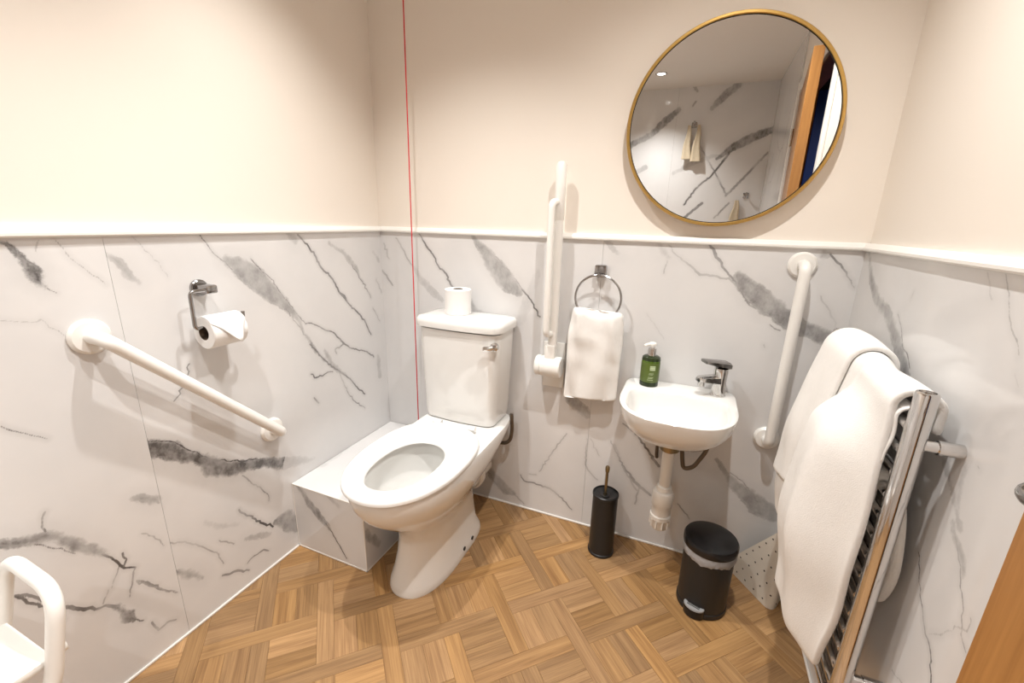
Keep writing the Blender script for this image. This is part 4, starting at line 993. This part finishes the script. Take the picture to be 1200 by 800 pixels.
# bath towel draped over the top bar
def drape(name, ys, prof, label, cat, mat, thick, wave, lev=1):
    """ys: list of Y stations from far to near; prof(v) -> list of (x, z) from the wall side over the bar to the room side"""
    n = len(ys); P = [prof(k/(n-1), ys[k]) for k in range(n)]
    mN = len(P[0]); vs_ = [q for row in P for q in row]
    fs_ = [(i*mN+k, (i+1)*mN+k, (i+1)*mN+k+1, i*mN+k+1) for i in range(n-1) for k in range(mN-1)]
    o = MB().add(vs_, fs_).build(name, mat, None, angle=180, loc=(0, 0, 0))
    s1 = o.modifiers.new('thickness', 'SOLIDIFY'); s1.thickness = thick; s1.offset = 0
    s2 = o.modifiers.new('smooth', 'SUBSURF'); s2.levels = s2.render_levels = lev
    return tag(o, label, cat)
def towel_prof(v, y, cut=None, off=0.):
    # v 0 = far end (towards the back wall), 1 = near end
    near = sstep(.50, .535, v)
    rtop = .034 - .008*near + .003*math.sin(v*9) + off
    zc = .958-.008*near; xc = RXX-.002
    pts = []
    zw = .900 + .012*math.sin(v*7)
    for k in range(4):                                   # wall side
        t = k/3; pts.append((xc+rtop*.95+.018*near, y, zw+(zc-zw)*t))
    for k in range(1, 10):
        a = math.pi*k/10; ca = math.cos(a); pts.append((xc+(rtop+(.018*near if ca > 0 else 0))*ca, y, zc+(rtop+.004)*math.sin(a)))
    zb = .450-.12*sstep(.15, .85, v) + .018*math.sin(v*11+.6)
    nrow = 30
    edge = sstep(.72, 1.0, v)
    tmax = 1. if cut is None else (zc-cut)/(zc-zb)
    for k in range(nrow+1):
        t = k/nrow*tmax; z = zc+(zb-zc)*t
        far = .034*math.sin(min(1, t*1.25)*math.pi/2) + .012*math.sin(t*math.pi)
        bulge = far*(1-.90*edge)
        lobe = near*.042*sstep(.02, .22, t)*(1-.45*sstep(.5, 1, t))*(1-.95*edge)
        wv = .006*math.sin(v*10+t*2.5)*t + .004*math.sin(v*23-t*6)*t + .003*math.sin(t*17+v*5)*t
        fold = .012*math.exp(-((v-.12)/.08)**2)*sstep(.55, .85, t)
        x = xc-rtop-bulge-lobe-wv-fold
        yy = y + .016*math.sin(t*3.0)*(1-v) - .03*t*(1-v)*(1-t) - .035*math.sin(t*math.pi)*edge + .02*t*edge
        if cut is None: yy += .040*math.exp(-((v-.55)/.035)**2)*sstep(.03, .2, t)*(1-sstep(.6, .9, t))
        pts.append((x, yy, z + .006*math.sin(v*31)*sstep(.9, 1, t)))
    return pts
ys = [RY1-.075 + (RY0+.028-(RY1-.075))*k/70 for k in range(71)]
drape('bath_towel', ys, towel_prof, 'large white bath towel draped over the top of the chrome radiator', 'towel', M_TOWEL, .014, 1, 1)
def fold_part(name, ys_, prof, th):
    o = drape(name, ys_, prof, '', '', M_TOWEL, th, 1, 1)
    del o['label']; del o['category']; o.parent = bpy.data.objects['bath_towel']
fold_part('outer_fold', ys[1:34], lambda v, y: towel_prof(v*.46+.01, y, cut=.585+.03*v, off=.015), .012)
def inner_prof(v, y):
    xc = RXX-.004; zc = .935; r = .017; pts = []
    for k in range(5): pts.append((xc+r, y, .905+(zc-.905)*k/4))
    for k in range(1, 8):
        a = math.pi*k/8; pts.append((xc+r*math.cos(a), y, zc+r*math.sin(a)))
    for k in range(11):
        t = k/10; pts.append((xc-r-.006*t-.003*math.sin(t*6+v*9), y-.012*t*v, zc+(.845+.012*math.sin(v*6)-zc)*t))
    return pts
fold_part('inner_fold', [RY1-.09 + (RY0+.024-(RY1-.09))*k/20 for k in range(21)], inner_prof, .009)
def mat_prof(v, y):
    zc = .787; xc = RXX-.006; r = .019; pts = []
    for k in range(8):
        t = k/7; pts.append((xc+r+.024*math.sin(min(1, (1-t)*1.6)*1.57)+.003*math.sin(t*9+v*6), y-.030*math.sin(t*3)*v, .530+(zc-.530)*t+.01*math.sin(v*5)*(1-t)))
    for k in range(1, 8):
        a = math.pi*k/8; pts.append((xc+r*math.cos(a), y, zc+r*math.sin(a)))
    for k in range(9):
        t = k/8; pts.append((xc-r-.004*math.sin(t*5+v*4), y, zc-.20*t))
    return pts
drape('bath_mat', [-.28-.375*k/14 for k in range(15)][::1], mat_prof, 'thick white bath mat folded over a lower bar of the chrome radiator', 'bath mat', M_MATW, .026, 1, 1)

# ================================================================== RED EMERGENCY PULL CORD
cx_, cy_ = .238, -.100
pc = thing('emergency_pull_cord', (cx_, cy_, H), 'thin red emergency pull cord hanging beside the cistern', 'pull cord')
MB().tube([(cx_, cy_, H-.035), (cx_+.0005, cy_, 1.3), (cx_+.001, cy_, .315)], .0023, 8).build('cord', M_CORD, pc)
MB().lathe([(.0001, 0), (.042, 0), (.042, -.018), (.034, -.030), (.010, -.034), (.006, -.045), (.0001, -.045)], (cx_, cy_, H-.0005), seg=32).build('ceiling_switch', M_PLAST, pc)
MB().lathe([(.0001, .285), (.008, .287), (.010, .296), (.006, .315), (.0001, .318)], (cx_+.001, cy_, 0), seg=16).build('cord_end', M_CORD, pc)

# ================================================================== SHOWER STOOL
st = thing('shower_stool', (.16, -1.55, 0), 'white shower stool with tubular side handles against the marble wall', 'stool')
SX0, SX1, SY0, SY1, SZT = .018, .286, -1.748, -1.346, .452
MB().box((SX0, SY0, SZT-.018), (SX1, SY1, SZT), .005, 2).build('seat', M_PLAST, st)
for k in range(4):
    y = SY1-.08-.08*k
    MB().box((SX0+.03, y-.004, SZT-.0005), (SX1-.03, y+.004, SZT+.0012), .0006, 1).build('drain_rib', M_PLAST, st)
for s in (1, -1):
    yc_ = (SY0+SY1)/2; f_ = lambda y: yc_+s*(y-yc_)
    MB().tube(fillet([(.100, f_(-1.395), .345), (.100, f_(-1.358), .410), (.103, f_(-1.318), .585), (.290, f_(-1.320), .575), (.296, f_(-1.358), .405), (.290, f_(-1.395), .345)], [.03, .055, .055, .03], 8), .0135, 18).build('side_handle', M_PLAST, st)
    for x in (.058, .262):
        MB().tube([(x, f_(-1.40), SZT-.018), (x, f_(-1.385), .012)], .0125, 16).build('leg', M_PLAST, st)
        MB().lathe([(.018, .0005), (.018, .02), (.014, .026)], (x, f_(-1.385), 0), seg=18).build('foot', M_RUBBER, st)
    MB().lathe([(.0001, -.014), (.011, -.012), (.0125, 0), (.011, .012), (.0001, .014)], (SX1-.006, f_(SY1+.008), SZT+.002), 'Y', 14).build('end_stop', M_PLAST, st)
for y in (SY1-.05, SY0+.05):
    MB().tube([(.06, y, SZT-.10), (.26, y, SZT-.10)], .010, 12).build('cross_tube', M_PLAST, st)

# ================================================================== THINGS ON THE FRONT WALL, SEEN IN THE MIRROR
yF = -D+.012
def hook(x, z, label):
    t = thing('robe_hook', (x, yF, z), label, 'hook')
    MB().box((x-.022, yF+.0005, z-.022), (x+.022, yF+.010, z+.022), .004, 2).build('wall_plate', M_CHROMED, t)
    MB().tube(fillet([(x, yF+.008, z), (x, yF+.045, z-.004), (x, yF+.055, z+.022)], .015), .007, 12).build('peg', M_CHROMED, t)
hook(1.155, 2.10, 'small chrome robe hook high on the marble wall, holding two beige cloths')
hook(1.64, 1.52, 'chrome robe hook on the marble wall beside the oak door')
def hang_cloth(x, z0, z1, w0, w1, yo, label, grp):
    rows = []
    for k in range(14):
        t = k/13; z = z0+(z1-z0)*t; hw = w0+(w1-w0)*t; n = 28
        rows.append([(x+hw*math.cos(2*math.pi*i/n)+.004*math.sin(t*8), yo+(.010+.006*t)*math.sin(2*math.pi*i/n)*(1+.35*math.sin(6*2*math.pi*i/n/2)), z) for i in range(n)])
    o = MB().loft(rows).build('cloth', M_CLOTH, None, loc=(0, 0, 0), angle=80)
    tag(o, label, 'cloth', grp)
hang_cloth(1.118, 2.09, 1.82, .012, .042, yF+.047, 'beige cloth on the high chrome robe hook, half farther from the oak door', 'beige cloths on the hook')
hang_cloth(1.195, 2.09, 1.80, .012, .044, yF+.052, 'beige cloth on the high chrome robe hook, half nearer the oak door', 'beige cloths on the hook')
hang_cloth(1.575, 1.48, 1.25, .016, .05, yF+.03, 'beige cloth hanging below the chrome hook beside the oak door', 'beige cloth by the door')
